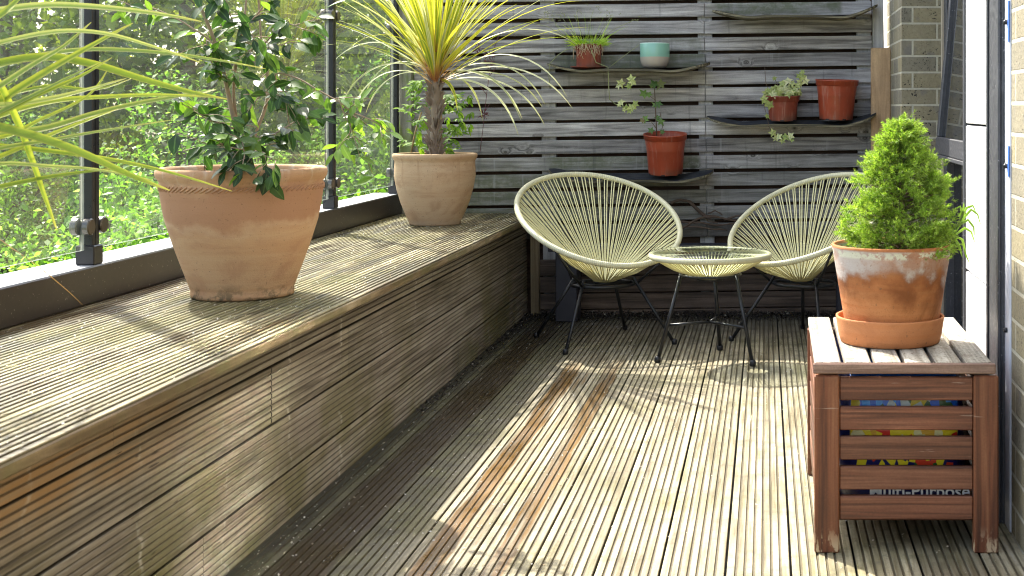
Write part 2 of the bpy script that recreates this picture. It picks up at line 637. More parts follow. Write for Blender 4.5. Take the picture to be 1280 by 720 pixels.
M_SLAT = mat_plain_wood('weathered_grey_slat', 0, [(.2, (.125, .116, .112)), (.5, (.32, .303, .295)), (.8, (.50, .48, .465))],
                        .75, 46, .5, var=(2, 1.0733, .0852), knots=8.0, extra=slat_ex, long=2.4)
M_BATTEN = mat_plain_wood('grey_batten', 2, [(.2, (.26, .25, .245)), (.8, (.46, .45, .44))], .8)
M_BACKB = mat_plain_wood('dark_back_board', 0, [(.3, (.05, .028, .02)), (.7, (.09, .055, .04))], .8)
M_LOWB = mat_plain_wood('brown_kick_board', 0, [(.3, (.075, .055, .043)), (.7, (.17, .125, .095))], .75, var=(2, 0.0, .085), long=2.0)
M_LIGHTPOST = mat_plain_wood('pale_post_wood', 2, [(.3, (.17, .13, .075)), (.7, (.32, .26, .16))], .7)


def mossy(t, c, col, bl):
    return t.mix(t.mr(t.noise(t.scale(c, (1, 1, .4)), 14, 4), .45, .6, 0, .8), col, (.17, .22, .06))


M_MOSSPOST = mat_plain_wood('mossy_post_wood', 2, [(.3, (.2, .2, .16)), (.7, (.34, .34, .29))], .8, extra=mossy)
M_PLANK = mat_plain_wood('brown_plank_wood', 2, [(.3, (.32, .20, .105)), (.7, (.52, .35, .20))], .6, 26, .3)
M_DARKPAINT = mat_simple('charcoal_paint', (.03, .03, .042), .5, nscale=20, namt=.5)


def crate_ex(t, c, col, bl):
    X = t.xyz(c)
    w = t.m_('MULTIPLY', t.mr(X[2], .07, .0), t.mr(t.noise(t.scale(c, (1, 1, .35)), 55, 4, .7), .5, .58, 0, .9))
    col = t.mix(w, col, (.55, .42, .27))
    sc = t.mr(t.noise(t.scale(c, (6, 6, 80)), 1.5, 3), .68, .74, 0, .5)
    return t.mix(sc, col, (.42, .33, .27))


CR = [(.2, (.055, .018, .010)), (.5, (.14, .050, .026)), (.8, (.235, .10, .056))]
M_CRATE_H = mat_plain_wood('red_brown_slat', 0, CR, .45, 55, .3, var=(2, .077, .0695), spec=.45, extra=crate_ex, knots=4.0)
M_CRATE_Y = mat_plain_wood('red_brown_side_slat', 1, CR, .45, 55, .3, var=(2, .077, .0695), spec=.45, extra=crate_ex)
M_CRATE_V = mat_plain_wood('red_brown_leg', 2, [(.2, (.06, .019, .010)), (.5, (.16, .052, .024)), (.8, (.24, .098, .046))], .42, 50, .25, spec=.45, extra=crate_ex)


def lid_ex(t, c, col, bl):
    n = t.noise(c, 95, 5, .75)
    col = t.mix(t.mr(n, .52, .62, 0, .85), col, (.10, .075, .055))
    n2 = t.noise(c, 22, 4, .7)
    return t.mix(t.mr(n2, .56, .68, 0, .6), col, (.16, .115, .08))


M_LID = mat_plain_wood('flaking_lid_wood', 1, [(.2, (.20, .175, .135)), (.5, (.36, .335, .275)), (.8, (.48, .455, .385))], .75, 60, .6,
                       var=(0, -.2175, .0708), extra=lid_ex)
M_LIDEDGE = mat_plain_wood('lid_edge_wood', 0, [(.3, (.13, .07, .05)), (.7, (.30, .20, .155))], .6, 50, .4)

# --- metals, cord, glass
M_BLACK = mat_simple('black_steel', (.012, .013, .016), .38, nscale=60, namt=.4)
M_POST = mat_simple('black_post_paint', (.014, .014, .018), .32, nscale=40, namt=.4)
def mat_frame():
    t = NT('anthracite_frame')
    c = t.co()
    n = t.noise(c, 70, 3)
    sp = t.noise(c, 110, 2, .5)
    ln = t.noise(t.scale(c, (60, 60, 5)), 1.0, 3, .6)
    col = t.mix(t.mr(n, .3, .7), (.042, .044, .052), (.062, .064, .072))
    col = t.mix(t.mr(sp, .70, .74, 0, .6), col, (.4, .4, .42))
    col = t.mix(t.mr(ln, .66, .72, 0, .35), col, (.2, .2, .22))
    return t.pbr(col, t.mr(n, .3, .7, .35, .55), spec=.5)


M_FRAME = mat_frame()
def mat_rail():
    t = NT('bronze_grey_rail')
    c = t.co()
    n = t.noise(c, 60, 4, .65)
    N = t.xyz(t.n('NewGeometry').outputs['Normal'])
    v = t.m_('ADD', t.m_('MULTIPLY', n, .8), .6)
    col = t.mix(1.0, (.040, .032, .027), t.comb(v, v, v), 'MULTIPLY')
    dust_glint = t.m_('MULTIPLY', t.mr(N[2], .7, .95), t.mr(n, .25, .6, .55, .95))  # upward face painted pale: sky glint put into the colour along with dust
    col = t.mix(dust_glint, col, (.42, .43, .44))
    sp = t.noise(c, 130, 2, .5)
    col = t.mix(t.mr(sp, .69, .73, 0, .6), col, (.4, .38, .34))
    return t.pbr(col, t.mr(dust_glint, 0, 1, .35, .75, False), spec=.5)


M_RAIL = mat_rail()
M_CLAMP = mat_simple('brushed_clamp', (.15, .14, .13), .35, 1.0, nscale=50, namt=.2)
M_GREY = mat_simple('pale_trim', (.62, .64, .72), .4, nscale=60, namt=.25)
M_CORD = mat_simple('cream_cord', (.68, .635, .34), .42, nscale=140, namt=.3, spec=.45)


def mat_rim():
    t = NT('cream_wrapped_rim')
    U = t.xyz(t.co('UV'))
    s = t.m_('SINE', t.m_('MULTIPLY', U[1], 2 * math.pi * 260))
    nz = t.noise(t.co(), 40, 4)
    v = t.m_('ADD', t.m_('MULTIPLY', nz, .35), .8)
    v = t.m_('MULTIPLY', v, t.m_('ADD', t.m_('MULTIPLY', s, .07), .93))
    col = t.mix(1.0, (.66, .63, .41), t.comb(v, v, v), 'MULTIPLY')
    return t.pbr(col, .4, t.bump(s, .35, .001), spec=.45)


M_RIM = mat_rim()


def mat_glass(name, tint, dirt=.06, streak=True):
    t = NT(name)
    tr = t.n('BsdfTransparent')
    t.set(tr.inputs[0], tint)
    gl = t.n('BsdfGlossy')
    gl.inputs['Roughness'].default_value = .015
    lw = t.n('LayerWeight')
    fres = t.m_('ADD', t.m_('MULTIPLY', t.m_('POWER', lw.outputs['Facing'], 5.0), .9), .035)
    sh = t.mixs(fres, tr.outputs[0], gl.outputs[0])
    if dirt:
        c = t.co()
        s = t.noise(t.scale(c, (1, 38, 2.2)), 1.0, 4, .7)
        b = t.noise(c, 3.0, 4, .6)
        sp = t.noise(c, 190, 2, .5)
        m = t.m_('ADD', t.m_('MULTIPLY', t.mr(s, .45, .8), t.mr(b, .35, .7)), t.mr(sp, .70, .76, 0, .8))
        m = t.m_('ADD', t.m_('MULTIPLY', m, dirt * 1.6), dirt * .35)
        ge = t.xyz(t.n('NewGeometry').outputs['Normal'])
        if 'balustrade' in name:
            m = t.m_('MAXIMUM', m, t.m_('MULTIPLY', t.m_('LESS_THAN', t.m_('ABSOLUTE', ge[0]), .5), .4))
        df = t.n('BsdfDiffuse')
        t.set(df.inputs[0], (.75, .8, .74))
        tl = t.n('BsdfTranslucent')
        t.set(tl.inputs[0], (.85, .88, .74))
        both = t.mixs(.5, df.outputs[0], tl.outputs[0])
        sh = t.mixs(m, sh, both)
    return t.done(sh)


M_GLASS = mat_glass('balustrade_glass', (.96, .985, .96), .05)
M_TGLASS = mat_glass('table_glass', (.90, .94, .91), .02)
M_WGLASS = mat_simple('dark_window_glass', (.015, .017, .02), .04, nscale=8, namt=.2, spec=.9)


def mat_upglass():
    t = NT('mirror_window_glass')  # near-mirror reflectance, raised to strengthen the sun patch on the bench
    gl = t.n('BsdfGlossy')
    gl.inputs['Roughness'].default_value = .115
    gl.inputs['Color'].default_value = (.95, .95, .9, 1)
    df = t.n('BsdfDiffuse')
    df.inputs[0].default_value = (.02, .02, .025, 1)
    return t.done(t.mixs(.92, df.outputs[0], gl.outputs[0]))


M_UPGLASS = mat_upglass()
# --- terracotta and pots
def mat_terra(name, base, dark, pale, mode):
    t = NT(name)
    c = t.co()
    X = t.xyz(c)
    n = t.noise(c, 7, 5, .6)
    n2 = t.noise(c, 26, 4, .65)
    turn = t.noise(t.scale(c, (1.2, 1.2, 30)), 1.6, 4, .6, .4)
    spots = t.noise(c, 120, 2, .6)
    col = t.mix(t.mr(turn, .35, .65, 0, .55), base, pale)
    mott = t.noise(t.scale(c, (1, 1, 1.8)), 5.5, 6, .68, .8)
    col = t.mix(t.mr(mott, .46, .66, 0, .6), col, dark)
    col = t.mix(t.mr(mott, .46, .32, 0, .35), col, pale)
    wv = t.m_('ADD', X[2], t.m_('MULTIPLY', t.m_('SUBTRACT', n, .5), .16))
    if mode == 'big':
        damp_shade = t.m_('MULTIPLY', t.mr(wv, .195, .225), t.mr(wv, .33, .30, .25, 1))
        damp_shade = t.m_('MULTIPLY', damp_shade, t.mr(t.m_('ADD', X[0], t.m_('MULTIPLY', n2, .05)), -.185, -.165, .15, .95))
        col = t.mix(damp_shade, col, dark)
        edge = t.mr(t.m_('ABSOLUTE', t.m_('SUBTRACT', wv, .197)), .0, .02, .22, 0)
        col = t.mix(edge, col, (.56, .42, .30))
        run = t.noise(t.scale(c, (22, 22, 1.5)), 1.0, 3)
        col = t.mix(t.m_('MULTIPLY', t.mr(X[2], .31, .36), t.mr(run, .5, .62, 0, .6)), col, (.6, .5, .4))
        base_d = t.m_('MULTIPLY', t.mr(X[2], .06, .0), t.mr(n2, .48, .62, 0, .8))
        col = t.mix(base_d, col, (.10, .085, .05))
    elif mode == 'salt':
        a = t.m_('ADD', wv, t.m_('MULTIPLY', t.m_('SUBTRACT', n2, .5), .05))
        salt = t.m_('MULTIPLY', t.mr(a, .145, .185), t.mr(X[2], .232, .226))
        salt = t.m_('MULTIPLY', salt, t.mr(n2, .25, .6, .45, .95))
        dk = t.m_('MULTIPLY', t.mr(a, .07, .15), t.mr(a, .215, .17))
        col = t.mix(t.m_('MULTIPLY', dk, t.mr(n, .3, .6, .3, .95)), col, dark)
        crust = t.m_('MULTIPLY', t.mr(t.m_('ABSOLUTE', t.m_('SUBTRACT', X[2], .218)), .004, .012, 1, 0), t.mr(n2, .47, .53))
        leftw = t.mr(X[0], .02, -.1, .35, 1)
        col = t.mix(t.m_('MULTIPLY', salt, t.m_('MAXIMUM', leftw, t.mr(n, .42, .55))), col, (.50, .46, .43))
        col = t.mix(crust, col, (.62, .62, .50))
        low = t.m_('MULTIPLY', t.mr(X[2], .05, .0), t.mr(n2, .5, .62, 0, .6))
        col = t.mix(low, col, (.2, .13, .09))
    elif mode == 'plain':
        run = t.noise(t.scale(c, (24, 24, 1.6)), 1.0, 4)
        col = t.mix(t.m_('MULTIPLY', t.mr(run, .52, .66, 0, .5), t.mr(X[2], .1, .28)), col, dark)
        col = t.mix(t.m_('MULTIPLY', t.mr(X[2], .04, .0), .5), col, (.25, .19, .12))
    col = t.mix(t.mr(spots, .66, .72, 0, .5), col, (.13, .085, .05))
    pore = t.noise(c, 260, 2, .6)
    col = t.mix(t.mr(pore, .42, .3, 0, .3), col, dark)
    hh = t.m_('ADD', t.m_('ADD', turn, n2), t.m_('MULTIPLY', pore, .5))
    return t.pbr(col, .84, t.bump(hh, .45, .003), spec=.22)


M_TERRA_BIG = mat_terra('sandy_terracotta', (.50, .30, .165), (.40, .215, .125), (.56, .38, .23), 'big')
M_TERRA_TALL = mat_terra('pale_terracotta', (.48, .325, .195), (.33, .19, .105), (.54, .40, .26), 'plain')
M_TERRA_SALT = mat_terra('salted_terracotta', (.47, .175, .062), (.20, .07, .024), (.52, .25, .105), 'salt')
M_TERRA_SAUCER = mat_terra('orange_terracotta', (.52, .205, .082), (.4, .16, .07), (.54, .25, .115), 'none')
def mat_plastic(name, col, rough):
    t = NT(name)
    c = t.co()
    X = t.xyz(c)
    n = t.noise(c, 16, 4, .6)
    run = t.noise(t.scale(c, (50, 50, 4)), 1.0, 4, .6)
    sp = t.noise(c, 150, 2, .5)
    cc = t.mix(t.mr(n, .35, .65, 0, .5), col, [v * .72 for v in col])
    cc = t.mix(t.m_('MULTIPLY', t.mr(run, .52, .68), .35), cc, (.42, .25, .19))
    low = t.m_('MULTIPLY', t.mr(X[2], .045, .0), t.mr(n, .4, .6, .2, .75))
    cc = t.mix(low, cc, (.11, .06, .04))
    cc = t.mix(t.mr(sp, .69, .73, 0, .6), cc, (.09, .05, .035))
    return t.pbr(cc, t.mr(run, .3, .7, rough, rough + .25), spec=.5)


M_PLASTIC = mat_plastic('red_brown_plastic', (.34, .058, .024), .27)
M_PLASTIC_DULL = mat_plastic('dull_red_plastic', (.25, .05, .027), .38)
M_SOIL = mat_simple('potting_soil', (.035, .026, .018), .95, nscale=70, namt=.5, bump=.8)


def mat_teal():
    t = NT('two_tone_glaze')
    X = t.xyz(t.co())
    n = t.noise(t.co(), 40, 3)
    k = t.mr(t.m_('ADD', X[2], t.m_('MULTIPLY', n, .002)), .0555, .0575)
    col = t.mix(k, (.40, .35, .30), (.22, .44, .35))
    col = t.mix(t.mr(X[2], .119, .122), col, (.5, .66, .58))
    return t.pbr(col, .18, spec=.6)


M_TEAL = mat_teal()


def mat_grip():
    t = NT('skateboard_grip')
    c = t.co()
    n = t.noise(c, 300, 2)
    n2 = t.noise(c, 9, 4)
    col = t.mix(t.mr(n2, .45, .65, 0, .6), (.026, .028, .034), (.075, .078, .08))
    return t.pbr(col, .85, t.bump(n, .5, .001), spec=.3)


M_GRIP = mat_grip()
M_PLY = mat_plain_wood('worn_plywood', 0, [(.3, (.05, .045, .032)), (.5, (.13, .115, .075)), (.75, (.27, .24, .16))], .75, 160, .4)


def mat_brick(name, sx=1.0):
    t = NT(name)
    c = t.co()
    X = t.xyz(c)
    geo = t.n('NewGeometry')
    N = t.xyz(geo.outputs['Normal'])
    k = t.m_('GREATER_THAN', t.m_('ABSOLUTE', N[0]), .5)
    u = t.m_('ADD', t.m_('MULTIPLY', X[0], t.m_('SUBTRACT', 1.0, k)), t.m_('MULTIPLY', X[1], k))
    vec = t.comb(u, X[2], 0.0)
    b = t.n('TexBrick')
    t.set(b.inputs['Vector'], vec)
    b.offset = .5
    b.inputs['Color1'].default_value = (.29, .25, .155, 1)
    b.inputs['Color2'].default_value = (.22, .20, .15, 1)
    b.inputs['Mortar'].default_value = (.47, .44, .34, 1)
    b.inputs['Scale'].default_value = 1.0
    b.inputs['Mortar Size'].default_value = .0055
    b.inputs['Mortar Smooth'].default_value = .25
    b.inputs['Bias'].default_value = 0.0
    b.inputs['Brick Width'].default_value = .225
    b.inputs['Row Height'].default_value = .075
    n = t.noise(c, 9, 4)
    n2 = t.noise(c, 75, 3, .6)
    sp = t.noise(c, 130, 1, .5)
    v = t.m_('ADD', t.m_('MULTIPLY', t.m_('ADD', n, n2), .5), .5)
    col = t.mix(1.0, b.outputs['Color'], t.comb(v, v, v), 'MULTIPLY')
    pit = t.m_('MULTIPLY', t.mr(sp, .64, .69), t.m_('SUBTRACT', 1.0, b.outputs['Fac']))
    pit = t.m_('MULTIPLY', pit, t.mr(t.noise(c, 5, 2), .4, .6, .2, 1))
    col = t.mix(pit, col, (.022, .02, .02))
    col = t.mix(t.m_('MULTIPLY', t.mr(t.noise(c, 13, 3), .56, .7, 0, .5), t.m_('SUBTRACT', 1.0, b.outputs['Fac'])), col, (.16, .15, .15))
    h = t.m_('ADD', t.m_('MULTIPLY', b.outputs['Fac'], -1.2), t.m_('MULTIPLY', n2, .6))
    return t.pbr(col, .85, t.bump(h, .7, .006), spec=.2)


M_BRICK = mat_brick('yellow_stock_brick')
M_WHITE = mat_simple('white_cladding', (.80, .80, .80), .45, nscale=25, namt=.12)
M_LINTEL = mat_simple('sandy_reveal', (.42, .36, .27), .8, nscale=40, namt=.3)

# --- plants
M_BARK = mat_simple('pale_stem_bark', (.32, .235, .16), .8, nscale=45, namt=.4, bump=.5)
M_TREEBARK = mat_simple('dark_tree_bark', (.09, .07, .05), .9, nscale=14, namt=.4, bump=.8)
M_CAMELLIA = mat_leaf('glossy_dark_leaf', [(0, (.016, .036, .012)), (.55, (.034, .072, .02)), (.85, (.06, .115, .025)), (1, (.15, .23, .04))],
                      .46, .28, (2.0, 2.6, .8), spec=.4, uvmid=(.12, .2, .07))
M_CAMELLIA_NEW = mat_leaf('fresh_camellia_leaf', [(0, (.10, .20, .035)), (1, (.20, .33, .06))], .32, .4, (1.7, 1.7, .6), uvmid=(.25, .36, .12))
M_CLIMB = mat_leaf('bright_climber_leaf', [(0, (.08, .16, .02)), (.6, (.15, .28, .03)), (1, (.28, .40, .06))], .6, .5, (1.6, 1.6, .5), spec=.3)
M_IVY = mat_leaf('variegated_ivy_leaf', [(0, (.28, .35, .08)), (.5, (.48, .52, .19)), (1, (.66, .64, .36))], .45, .25, (1.1, 1.1, .7), uvmid=(.16, .26, .09))
M_IVYG = mat_leaf('green_ivy_leaf', [(0, (.08, .16, .04)), (.6, (.16, .28, .06)), (1, (.34, .14, .16))], .45, .25)
M_GRASS = mat_leaf('lime_tuft_blade', [(0, (.22, .38, .02)), (.6, (.42, .58, .05)), (1, (.60, .65, .14))], .5, .35)
M_STRAW = mat_simple('dry_straw', (.50, .40, .27), .7, nscale=60, namt=.3)
M_STEM = mat_simple('thin_brown_stem', (.13, .085, .055), .7, nscale=60, namt=.3)
M_GSTEM = mat_simple('thin_green_stem', (.22, .24, .10), .6, nscale=60, namt=.3)
M_ROOT = mat_simple('dead_branch_bark', (.10, .068, .048), .85, nscale=60, namt=.5, bump=.6)
M_CORDY = mat_blade('yellow_striped_blade', (.58, .54, .07), (.24, .32, .04), (.42, .13, .08), .38, .35)
M_CORDYB = mat_blade('cream_edged_blade', (.62, .62, .42), (.42, .45, .18), (.42, .2, .12), .38, .3, tip=(.42, .4, .2))
M_FLAX = mat_blade('green_strap_blade', (.38, .42, .07), (.22, .31, .05), (.25, .33, .1), .36, .38, tip=(.55, .50, .12))
M_FLAXB = mat_blade('pale_strap_blade', (.46, .48, .17), (.25, .34, .08), (.3, .36, .16), .34, .33, tip=(.60, .55, .15))
M_DRYB = mat_blade('dry_brown_blade', (.36, .22, .11), (.30, .17, .08), (.3, .18, .08), .6, .2)
M_SPIDER = mat_blade('soft_strap_leaf', (.22, .36, .07), (.14, .25, .05), (.2, .32, .08), .4, .4)
M_NEEDLE = mat_leaf('lime_conifer_needle', [(0, (.15, .26, .025)), (.5, (.27, .43, .05)), (1, (.46, .58, .14))], .5, .35, (1.3, 1.3, .6), nscale=42, namp=2.6)
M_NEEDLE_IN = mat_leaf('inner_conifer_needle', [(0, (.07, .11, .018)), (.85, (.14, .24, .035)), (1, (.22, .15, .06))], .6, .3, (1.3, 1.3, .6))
M_SHRUB = mat_leaf('sunlit_shrub_leaf', [(0, (.045, .095, .014)), (.35, (.12, .235, .035)), (.8, (.21, .36, .065)), (1, (.42, .54, .22))], .5, .5, (1.45, 1.65, .6), nscale=3.4, namp=2.4)
M_SHRUB2 = mat_leaf('deep_shrub_leaf', [(0, (.04, .085, .016)), (.5, (.10, .19, .032)), (1, (.28, .40, .11))], .5, .48, (1.5, 1.6, .55), nscale=3.4, namp=2.4)
M_TREE = mat_leaf('dark_tree_leaf', [(0, (.04, .07, .012)), (.6, (.10, .16, .022)), (1, (.24, .31, .05))], .6, .35, (1.8, 1.7, .5))
M_TREE2 = mat_leaf('mid_tree_leaf', [(0, (.10, .16, .025)), (.6, (.23, .32, .045)), (1, (.42, .50, .12))], .6, .5, (2.0, 1.9, .6))


def mat_lawn():
    t = NT('lawn_ground')
    c = t.co()
    n = t.noise(c, 2.2, 5)
    n2 = t.noise(c, 18, 4)
    col = t.ramp(t.m_('MULTIPLY', t.m_('ADD', n, n2), .5), [(.3, (.03, .05, .015)), (.55, (.06, .10, .025)), (.75, (.12, .16, .05))])
    return t.pbr(col, .9, t.bump(n2, .6, .03), spec=.2)


M_LAWN = mat_lawn()
M_FLECK = mat_leaf('pale_flecks', [(0, (.50, .46, .36)), (.75, (.68, .66, .60)), (1, (.35, .24, .12))], .8, .2, (1, 1, 1))
M_MULCH = mat_leaf('dark_litter_flakes', [(0, (.012, .010, .008)), (.8, (.035, .027, .02)), (.93, (.08, .06, .04)), (1, (.4, .37, .3))], .9, .05, (1, 1, 1))

# ================================================================== SETTING
g = MB()
g.add([(-160, -160, -2.7), (160, -160, -2.7), (160, 160, -2.7), (-160, 160, -2.7)], [(0, 1, 2, 3)])
kind(obj('ground', g, M_LAWN), 'structure')


def grooved(mb, lo, hi, pitch, ribs, s0, s1, place, gw=.0050, gd=.0045, gap=.0058, deep=.022, off=0.0, chunks=1):
    """boards with grooves along s; place(across, height, s) -> point"""
    k0 = math.floor((lo - off) / pitch)
    prof = []
    k = k0
    while off + k * pitch < hi:
        b0, b1 = off + k * pitch + gap / 2, off + (k + 1) * pitch - gap / 2
        rp = (b1 - b0) / ribs
        prof += [(b0 - gap * .45, -deep), (b0, -deep), (b0, -.0012), (b0 + .0012, 0)]
        for r in range(ribs):
            x = b0 + r * rp
            e = x + rp
            if r == ribs - 1:
                prof += [(b1 - .0012, 0), (b1, -.0012), (b1, -deep), (b1 + gap * .45, -deep)]
            else:
                prof += [(e - gw / 2 - .0012, 0), (e - gw / 2 + .0005, -gd), (e + gw / 2 - .0005, -gd), (e + gw / 2 + .0012, 0)]
        k += 1
    prof = [(min(max(x, lo), hi), h) for x, h in prof]
    out = [prof[0]]
    for p in prof[1:]:
        if abs(p[0] - out[-1][0]) + abs(p[1] - out[-1][1]) > 1e-6:
            out.append(p)
    n = len(out)
    ss = [s0 + (s1 - s0) * i / chunks for i in range(chunks + 1)]
    vs = [place(x, h, s) for s in ss for x, h in out]
    fs = []
    for c in range(chunks):
        for i in range(n - 1):
            a = c * n + i
            fs.append((a, a + 1, a + n + 1, a + n))
    mb.add(vs, fs)


# deck floor
d = MB()
grooved(d, -1.30, .84, PITCH, 7, .1, 7.0, lambda x, h, s: (x, s, h), off=GAP0)
d.box((-1.30, .1, -.06), (.84, 7.0, -.0225))
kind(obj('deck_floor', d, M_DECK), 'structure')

# ================================================================== BENCH
bench = thing('built_in_bench', 'long built-in bench of grooved weathered timber under the glass', 'bench', (0, 0, 0))
b = MB()
grooved(b, -2.0, -1.1435, PITCH, 8, .1, 6.84, lambda x, h, s: (x, s, .508 + h), off=-1.1435, gw=.0066)
obj('top', b, M_BTOP, bench)
b = MB()
bz = [-.018, .125, .268, .411, .482]
# four rows of boards, butted at staggered joints
joints = {0: [.1, 2.9, 5.3, 6.84], 1: [.1, 2.15, 4.6, 6.84], 2: [.1, 3.3, 5.75, 6.84], 3: [.1, 2.5, 4.9, 6.84]}
for r in range(4):
    z0, z1 = bz[r], bz[r + 1]
    js = joints[r]
    for a_, c_ in zip(js[:-1], js[1:]):
        dx = random.uniform(-.0015, .0015)
        nr = 9 if r < 3 else 4
        grooved(b, z0, z1, z1 - z0, nr, a_ + .0015, c_ - .0015, lambda x, h, s, dx=dx: (-1.198 + h + dx, s, x), gw=.0034, gd=.0032,
                gap=.006, off=z0)
b.box((-1.9, .1, -.02), (-1.222, 6.83, .48))
obj('front_panel', b, M_BFRONT, bench)
b = MB()
b.box((-1.1975, .1, .4795), (-1.1438, 6.835, .5030), .003)
obj('edge_board', b, M_BEDGE, bench)

# ================================================================== GLASS BALUSTRADE
bal = thing('glass_balustrade', 'frameless glass balustrade with black posts on a bronze grey base rail', 'balustrade', (-1.9, 0, 0))
b = MB()
b.box((-.07, .1, .5085), (.080, 6.83, .61), .004)
b.box((-.075, .1, .44), (-.0705, 6.83, .60))
obj('base_rail', b, M_RAIL, bal)
post_y = [1.66, 3.72, 5.78, 6.78]
GX = .05
for y in post_y:
    p = MB()
    p.box((GX - .019, y - .019, .655), (GX + .019, y + .019, 1.70), .003)
    p.box((GX + .0192, y - .004, .66), (GX + .0202, y + .004, 1.69))
    p.box((GX - .026, y - .026, .6105), (GX + .026, y + .026, .664), .003)
    po = obj('post', p, M_POST, bal)
    for z in (.716, 1.43):
        for s in (-1, 1):
            if y > 6.5 and s > 0:
                continue
            c = MB()
            for x0, x1 in ((GX + .0065, GX + .026), (GX - .026, GX - .0065)):
                vs, fs = [], []
                n = 20
                for xx, rr in ((x0, .021), (x0 + .002, .023), (x1 - .003, .023), (x1, .020)):
                    for i in range(n):
                        a = 2 * math.pi * i / n
                        vs.append((xx, y + s * .037 + rr * math.cos(a), z + rr * math.sin(a)))
                for k in range(3):
                    for i in range(n):
                        j = (i + 1) % n
                        fs.append((k * n + i, k * n + j, (k + 1) * n + j, (k + 1) * n + i))
                fs += [tuple(range(n))[::-1], tuple(3 * n + i for i in range(n))]
                c.add(vs, fs, smooth=False)
            obj('glass_clamp', c, M_CLAMP, po)
edges = [(.2, 1.622)] + [(a + .038, c - .038) for a, c in zip(post_y[:-1], post_y[1:])]
for a, c in edges:
    p = MB()
    p.box((GX - .005, a, .652), (GX + .005, c, 1.67))
    obj('glass_panel', p, M_GLASS, bal)

# ================================================================== FENCE
FY = 6.85
fence = thing('slatted_fence', 'tall grey weathered fence of horizontal slats closing the end of the deck', 'fence', (0, FY, 0))
fence.rotation_euler = (0, -.012, 0)
b = MB()
z = 1.0733 - 8 * .0852
X0, X1 = -1.757, .552
k = 0
while z < 2.68:
    h = .0680 + random.uniform(-.0012, .0012)
    xj = -.29 + random.uniform(-.002, .002)
    for xa, xb in ((X0, xj - .001), (xj + .001, X1)):
        if z > 1.82 and xa < -1:
            continue
        dz = random.uniform(-.0013, .0013)
        b.box((xa, random.uniform(-.001, .0012), z + dz), (xb, .02, z + dz + h), .0022)
    z += .0852
obj('slats', b, M_SLAT, fence)
for x in (-1.72, -1.085, -.29, .512):
    b = MB()
    b.box((x - .036, .0215, .0), (x + .036, .062, 2.70 if x > -.5 else 1.84), .002)
    obj('batten', b, M_BATTEN, fence)
b = MB()
b.box((X0, .0635, -.02), (-.29, .085, 1.84))
b.box((-.2895, .0635, -.02), (X1 + .03, .085, 2.70))
obj('back_boards', b, M_BACKB, fence)
b = MB()
for z0, z1 in ((-.02, .03), (.035, .113), (.119, .199), (.205, .285)):
    b.box((-1.15, -.012, z0), (X1, .012, z1), .003)
obj('kick_boards', b, M_LOWB, fence)
b = MB()
b.box((-1.822, -.045, -.02), (-1.762, .03, 1.84), .004)
obj('end_post', b, M_MOSSPOST, fence)
b = MB()
b.box((.5545, -.05, -.02), (.608, .02, 2.70), .003)
obj('corner_post', b, M_BATTEN, fence)
b = MB()
b.box((-1.172, -.06, -.0), (-1.130, -.015, .45), .003)
obj('short_post', b, M_LIGHTPOST, fence)

# low dark painted bench frame behind the chairs
low = thing('plank_bench', 'low charcoal painted plank bench against the fence behind the wire chairs', 'bench', (0, 6.60, 0))
b = MB()
b.box((-1.06, .02, .335), (.52, .16, .365), .003)
obj('top', b, M_DARKPAINT, low)
for x in (-.965, .40):
    b = MB()
    b.box((x - .052, -.02, 0.0), (x + .052, .13, .334), .004)
    obj('leg', b, M_DARKPAINT, low)
low.location.z = 0.0006

# leaning plank
pl = MB()
pl.box((-.049, -.011, 0), (.049, .011, 1.335), .004)
plo = obj('wooden_plank', pl, M_PLANK)
plo.location = (.572, 6.755, .0005)
plo.rotation_euler = (R(-.4), 0, 0)
tag(plo, 'bare brown wooden plank standing upright against the end of the grey fence', 'plank')

# ================================================================== BRICK BUILDING (right)
bld = thing('brick_building', 'yellow brick building side with white cladding and dark window frames', 'building', (0, 0, 0))
b = MB()
b.box((.625, 6.25, -.05), (.845, 7.0, 3.0))
obj('pier', b, M_BRICK, bld)
b = MB()
b.box((.60, -1.5, -.05), (.90, 3.318, 3.0))
obj('wall', b, M_BRICK, bld)
b = MB()
b.box((.874, 4.1, -.05), (1.1, 7.0, 3.0))
obj('recess_wall', b, M_BRICK, bld)
b = MB()
b.box((.62, 4.1, 3.003), (1.1, 7.0, 4.6))
obj('upper_wall', b, M_BRICK, bld)
b = MB()
for a_, c_ in (((.606, 4.88, 2.995), (.619, 4.96, 4.3)), ((.606, 5.42, 2.995), (.619, 5.50, 4.3)), ((.606, 4.965, 4.22), (.619, 5.415, 4.3))):
    b.box(a_, c_, .002)
upw = obj('window', b, M_FRAME, bld)
b = MB()
b.box((.609, 4.9605, 3.004), (.616, 5.4195, 4.219))
obj('pane', b, M_UPGLASS, upw)  # unseen upstairs pane, placed to throw reflected sun onto the bench front
b = MB()
b.box((.596, 3.32, .0), (.64, 3.392, 2.9), .003)
trim = obj('trim_strip', b, M_GREY, bld)
for z in (1.25, .895, .49):
    b = MB()
    b.tube([(.5965, 3.356, z), (.590, 3.356, z), (.587, 3.356, z)], [.0065, .0065, .004], 10)
    obj('bolt', b, M_BLACK, trim)
M_TAPE = mat_simple('blue_tape', (.04, .14, .55), .5, nscale=50, namt=.3)
for z0, z1 in ((1.20, 1.30), (.87, .945)):
    b = MB()
    b.box((.5935, 3.3205, z0), (.5958, 3.336, z1))
    obj('tape_strip', b, M_TAPE, trim)
b = MB()
b.box((.588, 3.394, .0), (.68, 3.60, 2.9), .004)
b.box((.580, 3.395, .0), (.5875, 3.42, 2.9), .002)
b.box((.583, 3.578, .0), (.5875, 3.598, 2.9), .001)
obj('door_frame', b, M_FRAME, bld)
